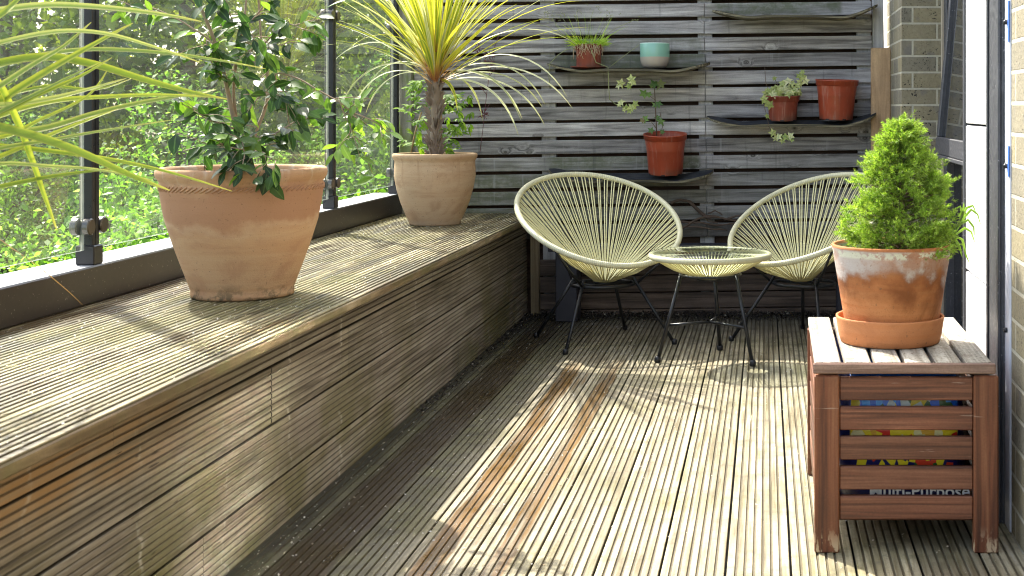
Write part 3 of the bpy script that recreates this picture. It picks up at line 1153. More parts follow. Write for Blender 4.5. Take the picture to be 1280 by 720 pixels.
for z0, z1 in ((.01, .549), (.556, .985), (.992, 2.9)):
    b = MB()
    b.box((.600, 3.604, z0), (.83, 4.075, z1), .003)
    obj('cladding_panel', b, M_WHITE, bld)
b = MB()
b.box((.594, 4.077, 0), (.84, 4.10, 2.9), .002)
obj('corner_trim', b, M_FRAME, bld)
b = MB()
b.box((.805, 6.225, -.04), (.850, 6.248, 2.9), .002)
obj('reveal', b, M_LINTEL, bld)
w = thing('window', None, None) if False else None
wf = MB()
for (a, c) in (((.815, 4.12, .30), (.87, 4.17, 2.1)), ((.815, 6.14, .02), (.87, 6.223, 2.1)), ((.815, 5.0, .02), (.87, 5.06, .80)),
               ((.815, 4.17, .02), (.87, 6.14, .08)), ((.815, 4.17, .80), (.87, 6.14, .86)), ((.815, 4.17, 2.02), (.87, 6.14, 2.1))):
    wf.box(a, c, .003)
win = obj('window', wf, M_FRAME, bld)
b = MB()
b.box((.850, 4.17, .08), (.86, 6.14, .80))
obj('pane', b, M_WGLASS, win)
# top-hung sash pushed open
sash = MB()
H, y0, y1 = .86, 4.9, 6.05
for a, c in (((0, y0, 0), (.055, y1, .075)), ((0, y0, H + .2), (.05, y1, H + .25)), ((0, y0, .075), (.05, y0 + .06, H + .2)), ((0, y1 - .055, .075), (.05, y1, H + .2))):
    sash.box(a, c, .004)
for a, c in (((-.006, y0, -.018), (.045, y1, -.001)),):
    sash.box(a, c, .003)
so = obj('window', sash, M_FRAME, bld)
so.location = (.752, 0, .835)
so.rotation_euler = (0, R(5.2), 0)
b = MB()
b.box((.018, y0 + .06, .075), (.028, y1 - .055, H + .2))
obj('pane', b, M_WGLASS, so)

# ================================================================== SKATEBOARD SHELVES
def skate(label, xl, xr, zl, zf, zr, tilt, flip=0.0):
    """deck with its long edge against the fence; kicked ends"""
    L = xr - xl
    xc = (xl + xr) / 2
    root = thing('skateboard_shelf', label, 'shelf', (xc, FY - .002, zf), 0, 'skateboard decks used as shelves')
    root.rotation_euler = (tilt, 0, 0)
    W, T = .195, .011
    nu, nv = 40, 8
    top, bot = [], []
    for i in range(nu + 1):
        u = i / nu * 2 - 1
        s = math.copysign(abs(u) ** .9, u)
        x = s * L / 2
        e = max(0, abs(x) - (L / 2 - W * .52)) / (W * .52)
        hw = W / 2 * math.sqrt(max(0, 1 - e ** 2.3)) if e < 1 else 0
        hw = max(hw, .012)
        k = max(0, abs(x) - (L / 2 - .17)) / .17
        lift = (zl if x < 0 else zr) - zf
        zz = lift * (k ** 1.55)
        dip = -.006 * math.exp(-((abs(x) - (L / 2 - .19)) / .06) ** 2)
        for j in range(nv + 1):
            v = j / nv * 2 - 1
            conc = .006 * v * v * (1 - k)
            top.append((x, -W / 2 + v * hw, zz + dip + conc))
    m = MB()
    n1 = nv + 1
    tp = [(x, y, z) for x, y, z in top]
    bt = [(x, y, z - T) for x, y, z in top]
    N = len(tp)
    fs = []
    for i in range(nu):
        for j in range(nv):
            a = i * n1 + j
            fs.append((N + a, N + a + 1, N + a + n1 + 1, N + a + n1))
        for j0, fl in ((0, 1), (nv, 0)):
            a, c = i * n1 + j0, (i + 1) * n1 + j0
            q = (a, N + a, N + c, c)
            fs.append(q if not fl else q[::-1])
    for i0 in (0, nu):
        for j in range(nv):
            a = i0 * n1 + j
            fs.append((a, a + 1, N + a + 1, N + a))
    for i in range(nu):
        for j in range(nv):
            a = i * n1 + j
            fs.append((a, a + n1, a + n1 + 1, a + 1))
    m.add(tp + bt, fs, smooth=False)
    obj('board', m, M_PLY, root)
    gm = MB()
    gp = [(x, y * .985 - .0015, z + .0012) for x, y, z in top]
    gm.add(gp, [(i * n1 + j, (i + 1) * n1 + j, (i + 1) * n1 + j + 1, i * n1 + j + 1) for i in range(nu) for j in range(nv)], smooth=True)
    obj('grip_tape', gm, M_GRIP, root)
    return root


DF = FY - .06
def zpx(y, dd=DF):
    return EYE - (y - CY) * dd / F
def xpx(x, dd=DF):
    return (x - CX) * dd / F


TILT = R(6.5)
skate('uppermost skateboard deck shelf, bare and empty, at the top of the fence', xpx(891), xpx(1096), zpx(13), zpx(22), zpx(6), R(.5))
skate('skateboard deck shelf carrying the grassy pot and the teal cup', xpx(686), xpx(888), zpx(79), zpx(88), zpx(78), R(.5))
skate('skateboard deck shelf carrying the ivy pot beside an empty red pot', xpx(884), xpx(1094), zpx(143), zpx(152), zpx(139), R(5))
skate('lowest skateboard deck shelf, holding one red pot with a thin seedling', xpx(688), xpx(892), zpx(208), zpx(219), zpx(210), TILT)


def pot_prof(rt, rb, h, lip=.006, liph=.03, wall=.004, soil=.02):
    return [(rb * .3, .004), (rb - .004, .004), (rb, 0), (rb + .001, .004), (rt - .012, h - liph - .003), (rt - .010, h - liph), (rt - .004, h - liph + .002), (rt - .002, h - .006),
            (rt, h - .005), (rt, h - .001), (rt - .002, h), (rt - .006, h - .001), (rt - .009, h - .03), (rb - .006 + (rt - rb) * .1, .02)]


def plastic_pot(name, label, cat, loc, rt, rb, h, mat, tilt=0.0, soil=True, group=None):
    root = thing(name, label, cat, loc, 0, group)
    root.rotation_euler = (tilt, 0, random.uniform(0, 1))
    b = MB()
    b.lathe(pot_prof(rt, rb, h), 48)
    p = obj('pot', b, mat, root)
    # drainage notches round the foot
    for i in (3, 4, 5):
        b = MB()
        a = i * math.pi / 3 + .45
        M = Matrix.Rotation(a, 4, 'Z') @ Matrix.Translation((rb + .0005, 0, 0))
        b.box((-.004, -.009, .0008), (.0016, .009, .0065), 0, M)
        obj('drain_notch', b, M_BLACK, p)
    if soil:
        b = MB()
        b.disc(rt - .012, h - .028)
        obj('soil', b, M_SOIL, root)
    return root


# lathe normals above go outward; pots on the shelves
SY = FY - .105
dS = SY
def shelf_pt(px, py):
    return ((px - CX) * dS / F, SY, EYE - (py - CY) * dS / F)


# --- empty red pot
e = plastic_pot('plant_pot', 'large empty glossy red plastic pot on the right end of its shelf', 'plant pot', shelf_pt(1045, 149.3), .109, .082, .197, M_PLASTIC, R(3), soil=False)

# --- seedling pot
x, y, z = shelf_pt(832, 217.0)
sd = plastic_pot('potted_plant', 'red plastic pot with a single spindly ivy seedling on the lowest shelf', 'potted plant', (x, y, z), .1095, .083, .2, M_PLASTIC, TILT)
sd.rotation_euler[2] = 0


def star_leaf(mb, c, s, nrm, ang):
    nrm = Vector(nrm).normalized()
    u = nrm.orthogonal().normalized()
    q = Quaternion(nrm, ang)
    u = q @ u
    w = nrm.cross(u)
    pts = []
    for k in range(10):
        a = 2 * math.pi * k / 10
        r = s * (1.0 if k % 2 == 0 else .52) * (1.25 if k == 0 else 1)
        pts.append(Vector(c) + u * math.cos(a) * r + w * math.sin(a) * r - nrm * (.18 * r if k % 2 == 0 else 0))
    uv = [(.5 + .5 * math.cos(2 * math.pi * k / 10), .5 + .5 * math.sin(2 * math.pi * k / 10)) for k in range(10)] + [(.5, .5)]
    pts = [Vector(c) + (p - Vector(c)) * 1.4 for p in pts]
    mb.add(pts + [Vector(c)], [(k, (k + 1) % 10, 10) for k in range(10)], uv)


def tonormal():
    return Vector((random.uniform(-.5, .5), -1, random.uniform(-.1, .8))).normalized()


def local(root, p):
    return root.matrix_basis.inverted() @ Vector(p)


st, lf = MB(), MB()
def L(root, px, py, dd):
    return local(root, P(px, py, dd))
ds = SY - .005
main = [L(sd, 821, 172, ds), L(sd, 820, 150, ds), L(sd, 819, 128, ds), L(sd, 818, 108, ds)]
st.tube(main, [.0032, .003, .0026, .002], 5)
st.tube([L(sd, 820, 160, ds), L(sd, 814, 152, ds), L(sd, 806, 149, ds)], .0018, 5)
st.tube([L(sd, 826, 170, ds), L(sd, 828, 158, ds), L(sd, 825, 140, ds)], .0018, 5)
st.tube([L(sd, 819, 125, ds), L(sd, 812, 120, ds), L(sd, 806, 116, ds)], .0015, 5)
for px, py, s in ((806, 149, .022), (803, 150.5, .016), (805, 117, .024), (811, 118, .018), (818, 105, .024), (826, 105, .026), (815, 107, .016), (823, 130, .022), (826, 152, .02), (822, 147, .016),
                  (814, 163, .018), (819, 131, .018), (828, 165, .014)):
    star_leaf(lf, L(sd, px, py, ds - .02 * random.random()), s * .8, tonormal(), random.uniform(0, 6))
obj('stem', st, M_STEM, sd)
obj('foliage', lf, M_IVYG, sd)

# --- ivy pot
x, y, z = shelf_pt(978.5, 150.6)
iv = plastic_pot('potted_plant', 'dull red pot of bushy cream variegated ivy trailing over its shelf', 'potted plant', (x, y, z), .086, .067, .125, M_PLASTIC_DULL, R(4))
iv.rotation_euler[2] = 0
st, lf = MB(), MB()
for i in range(75):
    a, r = random.uniform(0, 2 * math.pi), math.sqrt(random.random())
    c = Vector((math.cos(a) * r * .085, math.sin(a) * r * .08, .125 + .045 * (1 - r * .6) * random.random() + .004))
    star_leaf(lf, c, random.uniform(.011, .020), tonormal(), random.uniform(0, 6))
for pts in ([(985, 116), (994, 108), (1001, 100), (1004, 92)], [(975, 118), (972, 106), (968, 98)], [(962, 118), (957, 102), (956, 84)],
            [(962, 121), (955, 126), (956, 136), (959, 146), (961, 158), (966, 166), (975, 172), (988, 174)]):
    dd = SY - .10 if len(pts) > 5 else SY - .02
    st.tube([L(iv, px, py, dd) for px, py in pts], .0013, 4)
for px, py, s in ((1000, 103, .02), (1004, 96, .022), (999, 95, .017), (1007, 101, .02), (1003, 90, .014), (997, 106, .018), (994, 110, .018), (968, 98, .012), (978, 104, .02), (985, 101, .022), (990, 104, .019)):
    star_leaf(lf, L(iv, px, py, SY - .03), s * .85, tonormal(), random.uniform(0, 6))
for px, py, s in ((955, 124, .022), (962, 131, .024), (958, 128, .016), (959, 145, .013), (966, 166, .02), (973, 171, .02), (982, 171, .022), (988, 170, .02), (969, 173, .014), (978, 176, .015), (990, 175, .012)):
    star_leaf(lf, L(iv, px, py, SY - .11), s * .85, tonormal(), random.uniform(0, 6))
obj('stem', st, M_STEM, iv)
obj('foliage', lf, M_IVY, iv)

# --- grass pot on saucer
x, y, z = shelf_pt(736, 86.5)
sau = MB()
sau.lathe([(.0, 0), (.068, 0), (.080, .004), (.090, .013), (.092, .013), (.089, .009), (.068, .004), (0, .004)], 48)
so_ = obj('plant_saucer', sau, M_PLASTIC_DULL)
so_.location = (x, y, z)
tag(so_, 'flat red plastic saucer under the grassy pot on the upper shelf', 'saucer')
gp = plastic_pot('potted_plant', 'small red pot of lime grass with straw roots hanging over its rim', 'potted plant', (x, y, z + .0045), .0725, .060, .118, M_PLASTIC_DULL, 0)
gp.rotation_euler[2] = 0
gr, sw, st = MB(), MB(), MB()
def arc(p0, dirv, L_, droop, n=6):
    p0 = Vector(p0); dirv = Vector(dirv).normalized()
    return [p0 + dirv * (L_ * t) + Vector((0, 0, -droop * L_ * t * t)) for t in [i / (n - 1) for i in range(n)]]
for i in range(480):
    a, r = random.uniform(0, 2 * math.pi), math.sqrt(random.random()) * .066
    dv = (math.cos(a) * random.uniform(.1, 1.3), math.sin(a) * random.uniform(.1, 1.2), random.uniform(.5, 1.2))
    gr.blade(arc((math.cos(a) * r, math.sin(a) * r, .105), dv, random.uniform(.045, .095), random.uniform(.1, .6)), .0032, (math.sin(a), -math.cos(a), .2))
for i in range(26):
    a, r = random.uniform(0, 2 * math.pi), .05
    dv = (math.cos(a) * random.uniform(.2, 1.1), math.sin(a) * random.uniform(.1, .6), random.uniform(.7, 1.2))
    gr.blade(arc((math.cos(a) * r, math.sin(a) * r, .11), dv, random.uniform(.11, .22), random.uniform(.05, .35)), .0022, (math.sin(a), -math.cos(a), .2))
for i in range(48):
    a = random.gauss(-math.pi / 2, .95)
    r = .075
    n = 5
    x0 = Vector((math.cos(a) * r * .92, math.sin(a) * r * .92, .121))
    Ld = random.uniform(.02, .075)
    pts = [x0] + [Vector((math.cos(a + random.uniform(-.06, .06) * k) * (r + .002), math.sin(a) * (r + .002), .118 - Ld * k / 3)) for k in range(1, 4)]
    sw.tube(pts, .0011, 4)
# wiry trailing runners
for pts, rr in (([(738, 60), (745, 78), (760, 84), (761, 110), (762, 124), (769, 130), (776, 133)], .0022), ([(762, 84), (780, 70), (799, 56)], .0012),
                ([(720, 60), (708, 62), (696, 70), (687, 80), (686, 95), (688, 110)], .0018), ([(722, 58), (700, 42), (684, 33), (665, 29)], .0014),
                ([(748, 50), (770, 35), (795, 24)], .0012), ([(730, 48), (722, 30), (718, 18)], .001), ([(735, 48), (738, 25), (742, 12)], .001), ([(745, 50), (757, 30), (765, 18)], .001),
                ([(725, 50), (712, 35), (700, 18)], .001), ([(720, 55), (700, 40), (690, 22)], .0011)):
    dd = SY - .09
    st.tube([L(gp, px, py, dd) for px, py in pts], rr, 4)
for cx, cy in ((690, 22), (700, 18), (718, 18), (742, 12), (795, 24), (765, 18), (693, 25), (684, 17)):
    for k in range(7):
        p0 = L(gp, cx + random.uniform(-9, 9), cy + random.uniform(-5, 6), SY - .09)
        st.tube([p0, p0 + Vector((random.uniform(-.012, .012), 0, random.uniform(.004, .012)))], [.0009, .0016], 4)
iv2 = MB()
for px, py, s in ((776, 104, .022), (773, 107, .016), (789, 99, .024), (791, 103, .018), (786, 108, .016), (776, 128, .02), (774, 131, .013), (783, 135, .018), (790, 134, .022), (794, 130, .02), (787, 138, .018), (780, 137, .012)):
    star_leaf(iv2, L(gp, px, py, SY - .10), s * .85, tonormal(), random.uniform(0, 6))
obj('foliage', gr, M_GRASS, gp)
obj('dry_roots', sw, M_STRAW, gp)
obj('runner', st, M_GSTEM, gp)
obj('ivy_leaves', iv2, M_IVY, gp)

# --- teal cup
x, y, z = shelf_pt(818.5, 85.3)
b = MB()
b.lathe([(0, .002), (.040, 0), (.054, .004), (.064, .014), (.071, .032), (.0735, .055), (.0735, .122), (.0725, .124), (.070, .124), (.0685, .120), (.0675, .05), (.05, .012), (0, .010)], 56)
o = obj('plant_pot', b, M_TEAL)
o.location = (x, y, z)
tag(o, 'glazed ceramic cup, mint green above and bare beige below', 'plant pot')

# ================================================================== ACAPULCO CHAIRS AND TABLE
def make_chair(label, loc, yaw, grp):
    root = thing('string_chair', label, 'chair', loc, yaw, grp)
    A, B, tau, zc = .362, .392, R(27), .548
    Cc = Vector((0, 0, zc))
    fr = Vector((0, -1, 0)) * math.cos(tau) + Vector((0, 0, -1)) * math.sin(tau)
    sv = Vector((1, 0, 0))
    def rim(t):
        # slightly egg-shaped: narrower at the front
        k = 1 - .05 * math.sin(t)
        return Cc + sv * (A * k * math.cos(t)) + fr * (B * math.sin(t))
    b = MB()
    b.tube([rim(2 * math.pi * i / 120) for i in range(120)], .0127, 10, closed=True)
    obj('rim', b, M_RIM, root)
    ap = Vector((0, -.05, .272))
    b = MB()
    n = 130
    for i in range(n):
        t = 2 * math.pi * (i + (-.30 if i % 2 else 0) + random.uniform(-.12, .12)) / n
        p0 = rim(t)
        q = ap + Vector((math.cos(t) * .042, -math.sin(t) * .042, 0))
        nrm = (Cc - p0).normalized()
        mid = (p0 + q) / 2 + Vector((0, 0, random.choice([random.uniform(-.006, -.002), random.uniform(-.014, -.004)])))
        b.tube([p0 - nrm * .006, p0 * .82 + q * .18 + Vector((0, 0, -.003)), mid, q * .8 + p0 * .2 + Vector((0, 0, -.003)), q], .0028, 5, cap=False)
    obj('cord_seat', b, M_CORD, root)
    b = MB()
    ring = [ap + Vector((math.cos(2 * math.pi * i / 32) * .046, math.sin(2 * math.pi * i / 32) * .046, -.004)) for i in range(32)]
    b.tube(ring, .006, 6, closed=True)
    hub = [Vector((math.cos(2 * math.pi * i / 40) * .14, -.03 + math.sin(2 * math.pi * i / 40) * .13, .258)) for i in range(40)]
    b.tube(hub, .008, 8, closed=True)
    b.tube([(-.14, -.03, .258), (.14, -.03, .258)], .008, 8)
    obj('seat_frame', b, M_BLACK, root)
    for sx in (-1, 1):
        for fy in (1, -1):
            top = Vector((sx * (.128 if fy > 0 else .10), -.11 if fy > 0 else .085, .262))
            foot = Vector((sx * (.253 if fy > 0 else .217), -.235 if fy > 0 else .232, .004))
            b = MB()
            b.tube([top + (top - foot).normalized() * .03, foot], .0078, 8)
            b.tube([foot + Vector((0, 0, .018)), foot + Vector((0, 0, .012)), foot + Vector((0, 0, 0)), foot - Vector((0, 0, .004))], [.009, .0125, .0125, .010], 10)
            obj('leg', b, M_BLACK, root)
        # rod from the seat frame up the outside of the bowl to the rim
        t = math.pi * 1.5 + sx * .42
        p0 = rim(t)
        b = MB()
        b.tube([Vector((sx * .10, .085, .27)), Vector((sx * .115, .16, .38)), p0 + Vector((0, .012, -.012))], .007, 8)
        obj('back_rod', b, M_BLACK, root)
        t = math.pi * .5 - sx * .95
        p0 = rim(t)
        b = MB()
        b.tube([Vector((sx * .128, -.11, .262)), p0 * .5 + Vector((sx * .128, -.11, .262)) * .5 + Vector((0, 0, -.012)), p0 + Vector((0, 0, -.01))], .006, 8)
        obj('front_rod', b, M_BLACK, root)
    return root


make_chair('cream string chair left of the glass table, standing clear of the bench end', (-.735, 6.05, .0), R(29), 'cream string chairs by the fence')
make_chair('cream string chair right of the glass table, partly hidden by the conifer pot', (.192, 6.07, .0), R(-40), 'cream string chairs by the fence')

tb = thing('side_table', 'low round glass-topped table with cream cord bowl on black legs', 'table', (-.228, 5.60, 0))
RZ, RR = .430, .243
b = MB()
b.tube([(RR * math.cos(2 * math.pi * i / 96), RR * math.sin(2 * math.pi * i / 96), RZ) for i in range(96)], .0122, 10, closed=True)
obj('rim', b, M_RIM, tb)
b = MB()
n = 92
for i in range(n):
    t = 2 * math.pi * (i + random.uniform(-.18, .18)) / n
    p0 = Vector((RR * math.cos(t), RR * math.sin(t), RZ - .004))
    q = Vector((.05 * math.cos(t), .05 * math.sin(t), .337))
    b.tube([p0, (p0 * .55 + q * .45) + Vector((0, 0, -.010)), q], .0028, 5, cap=False)
obj('cord_bowl', b, M_CORD, tb)
b = MB()
b.lathe([(0, RZ + .009), (.246, RZ + .009), (.248, RZ + .011), (.248, RZ + .015), (.246, RZ + .017), (0, RZ + .017)], 72)
obj('glass_top', b, M_TGLASS, tb)
b = MB()
b.tube([(.052 * math.cos(2 * math.pi * i / 32), .052 * math.sin(2 * math.pi * i / 32), .334) for i in range(32)], .006, 6, closed=True)
obj('bowl_ring', b, M_BLACK, tb)
b = MB()
b.tube([(.125 * math.cos(2 * math.pi * i / 40), .125 * math.sin(2 * math.pi * i / 40), .352) for i in range(40)], .006, 6, closed=True)
feet = [(-.212, -.06), (.176, -.14), (.033, .22)]
hubp = Vector((.0, .0, .156))
tops = [(-.118, -.035), (.108, -.07), (.012, .125)]
mids = []
for (fx, fy), (tx, ty) in zip(feet, tops):
    a, c = Vector((tx, ty, .354)), Vector((fx, fy, .004))
    k = (.354 - .150) / .35
    mids.append(a.lerp(c, k))
obj('leg_ring', b, M_BLACK, tb)
b = MB()
for mpt in mids:
    b.tube([hubp, mpt], .006, 8)
obj('stretcher', b, M_BLACK, tb)
for (fx, fy), (tx, ty) in zip(feet, tops):
    b = MB()
    a, c = Vector((tx, ty, .356)), Vector((fx, fy, .004))
    b.tube([a, c], .0078, 8)
    b.tube([c + Vector((0, 0, .022)), c + Vector((0, 0, .014)), c, c - Vector((0, 0, .004))], [.009, .0135, .0135, .010], 10)
    obj('leg', b, M_BLACK, tb)

# dead vine on the fence between the chairs
b = MB()
dv = FY - .03
for pts, r in (([(838, 254), (850, 250), (862, 252), (872, 262), (882, 270), (893, 270), (905, 273), (918, 277), (932, 275)], .010), ([(845, 290), (858, 283), (870, 275), (880, 270), (890, 272)], .008),
               ([(842, 275), (860, 277), (875, 278), (895, 281), (915, 279), (930, 282)], .007), ([(850, 283), (870, 284), (890, 286), (910, 288)], .006),
               ([(885, 268), (893, 264), (900, 267), (902, 269)], .005), ([(905, 274), (920, 270), (935, 268), (950, 272)], .007), ([(840, 280), (828, 282), (815, 286)], .006),
               ([(868, 258), (878, 266), (885, 276), (898, 279)], .006), ([(930, 276), (950, 280), (975, 284)], .007)):
    pp = [P(px + random.uniform(-1, 1), py + random.uniform(-.8, .8), dv - random.uniform(0, .03)) for px, py in pts]
    q = []
    for i in range(len(pp) - 1):
        for s in (0, .5):
            q.append(pp[i].lerp(pp[i + 1], s) + Vector((0, 0, random.uniform(-.003, .003))))
    q.append(pp[-1])
    b.tube(q, [r * (.72 + .4 * random.random()) * (1 - .5 * i / len(q)) for i in range(len(q))], 7)
tag(obj('dead_vine', b, M_ROOT), 'twisted dead vine branches fixed on the fence between the two chairs', 'branch')

# thin reddish dried climber stem on the fence
b = MB()
for pts in ([(600, 190), (605, 150), (608, 120), (612, 90), (618, 60), (625, 40)], [(606, 140), (612, 130)], [(612, 95), (620, 85)], [(608, 118), (600, 108)]):
    b.tube([P(px, py, FY - .04) for px, py in pts], .0014, 4)
for cx, cy, nn in ((605, 143, 26), (597, 62, 22), (612, 68, 14), (612, 80, 12)):
    for k in range(nn):
        a = random.uniform(0, 6.28)
        p0 = P(cx, cy, FY - .045)
        l = random.uniform(.012, .034)
        b.tube([p0 + Vector((math.cos(a) * .004, -.005 * random.random(), math.sin(a) * .004)), p0 + Vector((math.cos(a) * l, -random.random() * .02, math.sin(a) * l))], [.0009, .0022], 4)
tag(obj('dried_flower_stem', b, mat_simple('dried_red_flower', (.13, .035, .045), .7, nscale=60, namt=.3)), 'thin climbing stem with dark red dried flower heads on the fence', 'flower')

# ================================================================== CRATE BOX, BAG, CONIFER
cr = thing('storage_box', 'red brown slatted wooden storage box with flaking pale lid', 'storage box', (.331, 3.52, 0), R(-.4))
hx, hy = .2145, .35
for sx, sy in ((-1, -1), (1, -1), (-1, 1), (1, 1)):
    b = MB()
    xa, xb = sorted((sx * hx, sx * (hx - .058)))
    ya, yb = sorted((sy * hy, sy * (hy - .034)))
    b.box((xa, ya, 0), (xb, yb, .414), .0035)
    obj('leg', b, M_CRATE_V, cr)
for side in (-1, 1):
    b = MB()
    for k in range(5):
        z0 = .077 + k * .0695
        yy = side * (hy - .006)
        b.box((-hx + .059, min(yy, yy - side * .018), z0), (hx - .059, max(yy, yy - side * .018), z0 + .0540), .0025)
    obj('front_slats' if side < 0 else 'back_slats', b, M_CRATE_H, cr)
    b = MB()
    for k in range(5):
        z0 = .077 + k * .0695
        xx = side * (hx - .006)
        b.box((min(xx, xx - side * .018), -hy + .035, z0), (max(xx, xx - side * .018), hy - .035, z0 + .0540), .0025)
    obj('side_slats', b, M_CRATE_Y, cr)
b = MB()
b.box((-hx + .02, -hy + .055, .0605), (hx - .02, hy - .055, .0712), .002)
obj('bottom_board', b, M_CRATE_H, cr)
lid = MB()
wl = .425 / 6
for k in range(6):
    x0 = -.2175 + k * wl
    lid.box((x0 + .005, -.336, .423), (x0 + wl - .005, .35, .443), .003)
lo = obj('lid', lid, M_LID, cr)
b = MB()
b.box((-.2175, -.353, .4185), (.2075, -.3365, .4425), .003)
obj('edge_batten', b, M_LIDEDGE, lo)
for y in (-.28, .28):
    b = MB()
    b.box((-.15, y - .02, .4145), (.15, y + .02, .4225))
    obj('brace', b, M_LIDEDGE, lo)


def mat_bag():
    t = NT('printed_bag')
    c = t.co()
    X = t.xyz(c)
    vo = t.n('TexVoronoi', feature='F1')
    t.set(vo.inputs['Vector'], t.scale(c, (62, 40, 30)))
    vo.inputs['Scale'].default_value = 1.0
    r = t.xyz(vo.outputs['Color'])[0]
    top = t.ramp(r, [(.0, (.015, .12, .62)), (.45, (.05, .32, .80)), (.62, (.03, .10, .03)), (.74, (.65, .50, .04)), (.85, (.5, .55, .55))])
    top.node.color_ramp.interpolation = 'CONSTANT'
    midc = t.ramp(r, [(.0, (.85, .68, .03)), (.42, (.70, .04, .025)), (.65, (.80, .45, .05)), (.85, (.85, .78, .4))])
    midc.node.color_ramp.interpolation = 'CONSTANT'
    low = t.ramp(r, [(.0, (.86, .72, .03)), (.40, (.70, .06, .025)), (.55, (.02, .12, .03)), (.65, (.01, .015, .12))])
    low.node.color_ramp.interpolation = 'CONSTANT'
    navy = (.006, .01, .09)
    edge = t.mr(t.m_('ABSOLUTE', X[0]), .125, .13, 0, 1)
    col = t.mix(t.mr(X[2], .172, .173), navy, low)
    col = t.mix(t.mr(X[2], .245, .246), col, midc)
    col = t.mix(t.mr(X[2], .315, .316), col, top)
    col = t.mix(t.mr(X[2], .385, .386), col, (.01, .12, .50))
    col = t.mix(edge, col, navy)
    wr = t.noise(c, 22, 3)
    return t.pbr(col, .3, t.bump(wr, .5, .01), spec=.5)


bag = thing('compost_bag', 'printed blue and yellow plastic compost bag inside the slatted box', 'bag', (.331, 3.52, .0715), R(-.4))
b = MB()
nx, ny = 14, 10
vs, fs = [], []
rings = [(0, .86), (.02, .97), (.1, 1.0), (.2, 1.0), (.30, .985), (.332, .93), (.342, .80)]
for z, s in rings:
    for i in range(40):
        a = 2 * math.pi * i / 40
        ca, sa = math.cos(a), math.sin(a)
        ex = .32
        x = math.copysign(abs(ca) ** ex, ca) * .155 * s
        y = math.copysign(abs(sa) ** ex, sa) * .300 * s
        j = 1 + .02 * math.sin(5 * a + z * 40)
        vs.append((x * j, y * min(j, 1.005), z + (.004 * math.sin(3 * a) if z > .25 else 0)))
for k in range(len(rings) - 1):
    for i in range(40):
        j = (i + 1) % 40
        fs.append((k * 40 + i, k * 40 + j, (k + 1) * 40 + j, (k + 1) * 40 + i))
fs += [tuple(range(40))[::-1], tuple((len(rings) - 1) * 40 + i for i in range(40))]
b.add(vs, fs, smooth=True)
bo = obj('sack', b, mat_bag(), bag)
bo.location.z = -.0
# the bag material is written for heights above the floor
bag_off = .0715
for nd in bo.data.materials[0].node_tree.nodes:
    if nd.type == 'MAP_RANGE' and nd.inputs[1].default_value > .14:
        nd.inputs[1].default_value -= bag_off
        nd.inputs[2].default_value -= bag_off
cu = bpy.data.curves.new('lettering', 'FONT')
cu.body = 'Multi-Purpose'
cu.size = .042
cu.align_x = 'LEFT'
cu.offset = .0006
cu.extrude = .0004
tmp = bpy.data.objects.new('lettering_curve', cu)
COL.objects.link(tmp)
tme = bpy.data.meshes.new_from_object(tmp.evaluated_get(bpy.context.evaluated_depsgraph_get()))
bpy.data.objects.remove(tmp)
tme.materials.clear()
tx = link('lettering', tme, mat_simple('white_print', (.75, .76, .78), .4, namt=.1))
tx.parent = bo
tx.location = (-.085, -.3065, .0475)
tx.rotation_euler = (R(90), 0, 0)

# saucer + conifer pot
PX_, PY_, PZ_ = .317, 3.47, .4436
b = MB()
b.lathe([(0, 0), (.120, 0), (.126, .003), (.131, .02), (.1375, .062), (.1380, .0665), (.136, .0675), (.1315, .0665), (.1300, .060), (.121, .014), (0, .012)], 72)
o = obj('plant_saucer', b, M_TERRA_SAUCER)
o.location = (PX_, PY_, PZ_)
tag(o, 'deep orange terracotta saucer standing on the wooden box lid', 'saucer')
cp = thing('potted_plant', 'lime green dwarf conifer in a salt-stained terracotta pot', 'potted plant', (PX_ + .004, PY_, PZ_ + .0125))
b = MB()
b.lathe([(0, .0), (.108, 0), (.113, .004), (.1215, .05), (.134, .125), (.1455, .195), (.1500, .222), (.1525, .229), (.1527, .234), (.150, .237), (.145, .236), (.142, .225), (.134, .18), (.1, .17)], 80, wob=.002)
obj('pot', b, M_TERRA_SALT, cp)
b = MB()
b.disc(.1395, .208)
obj('soil', b, M_SOIL, cp)


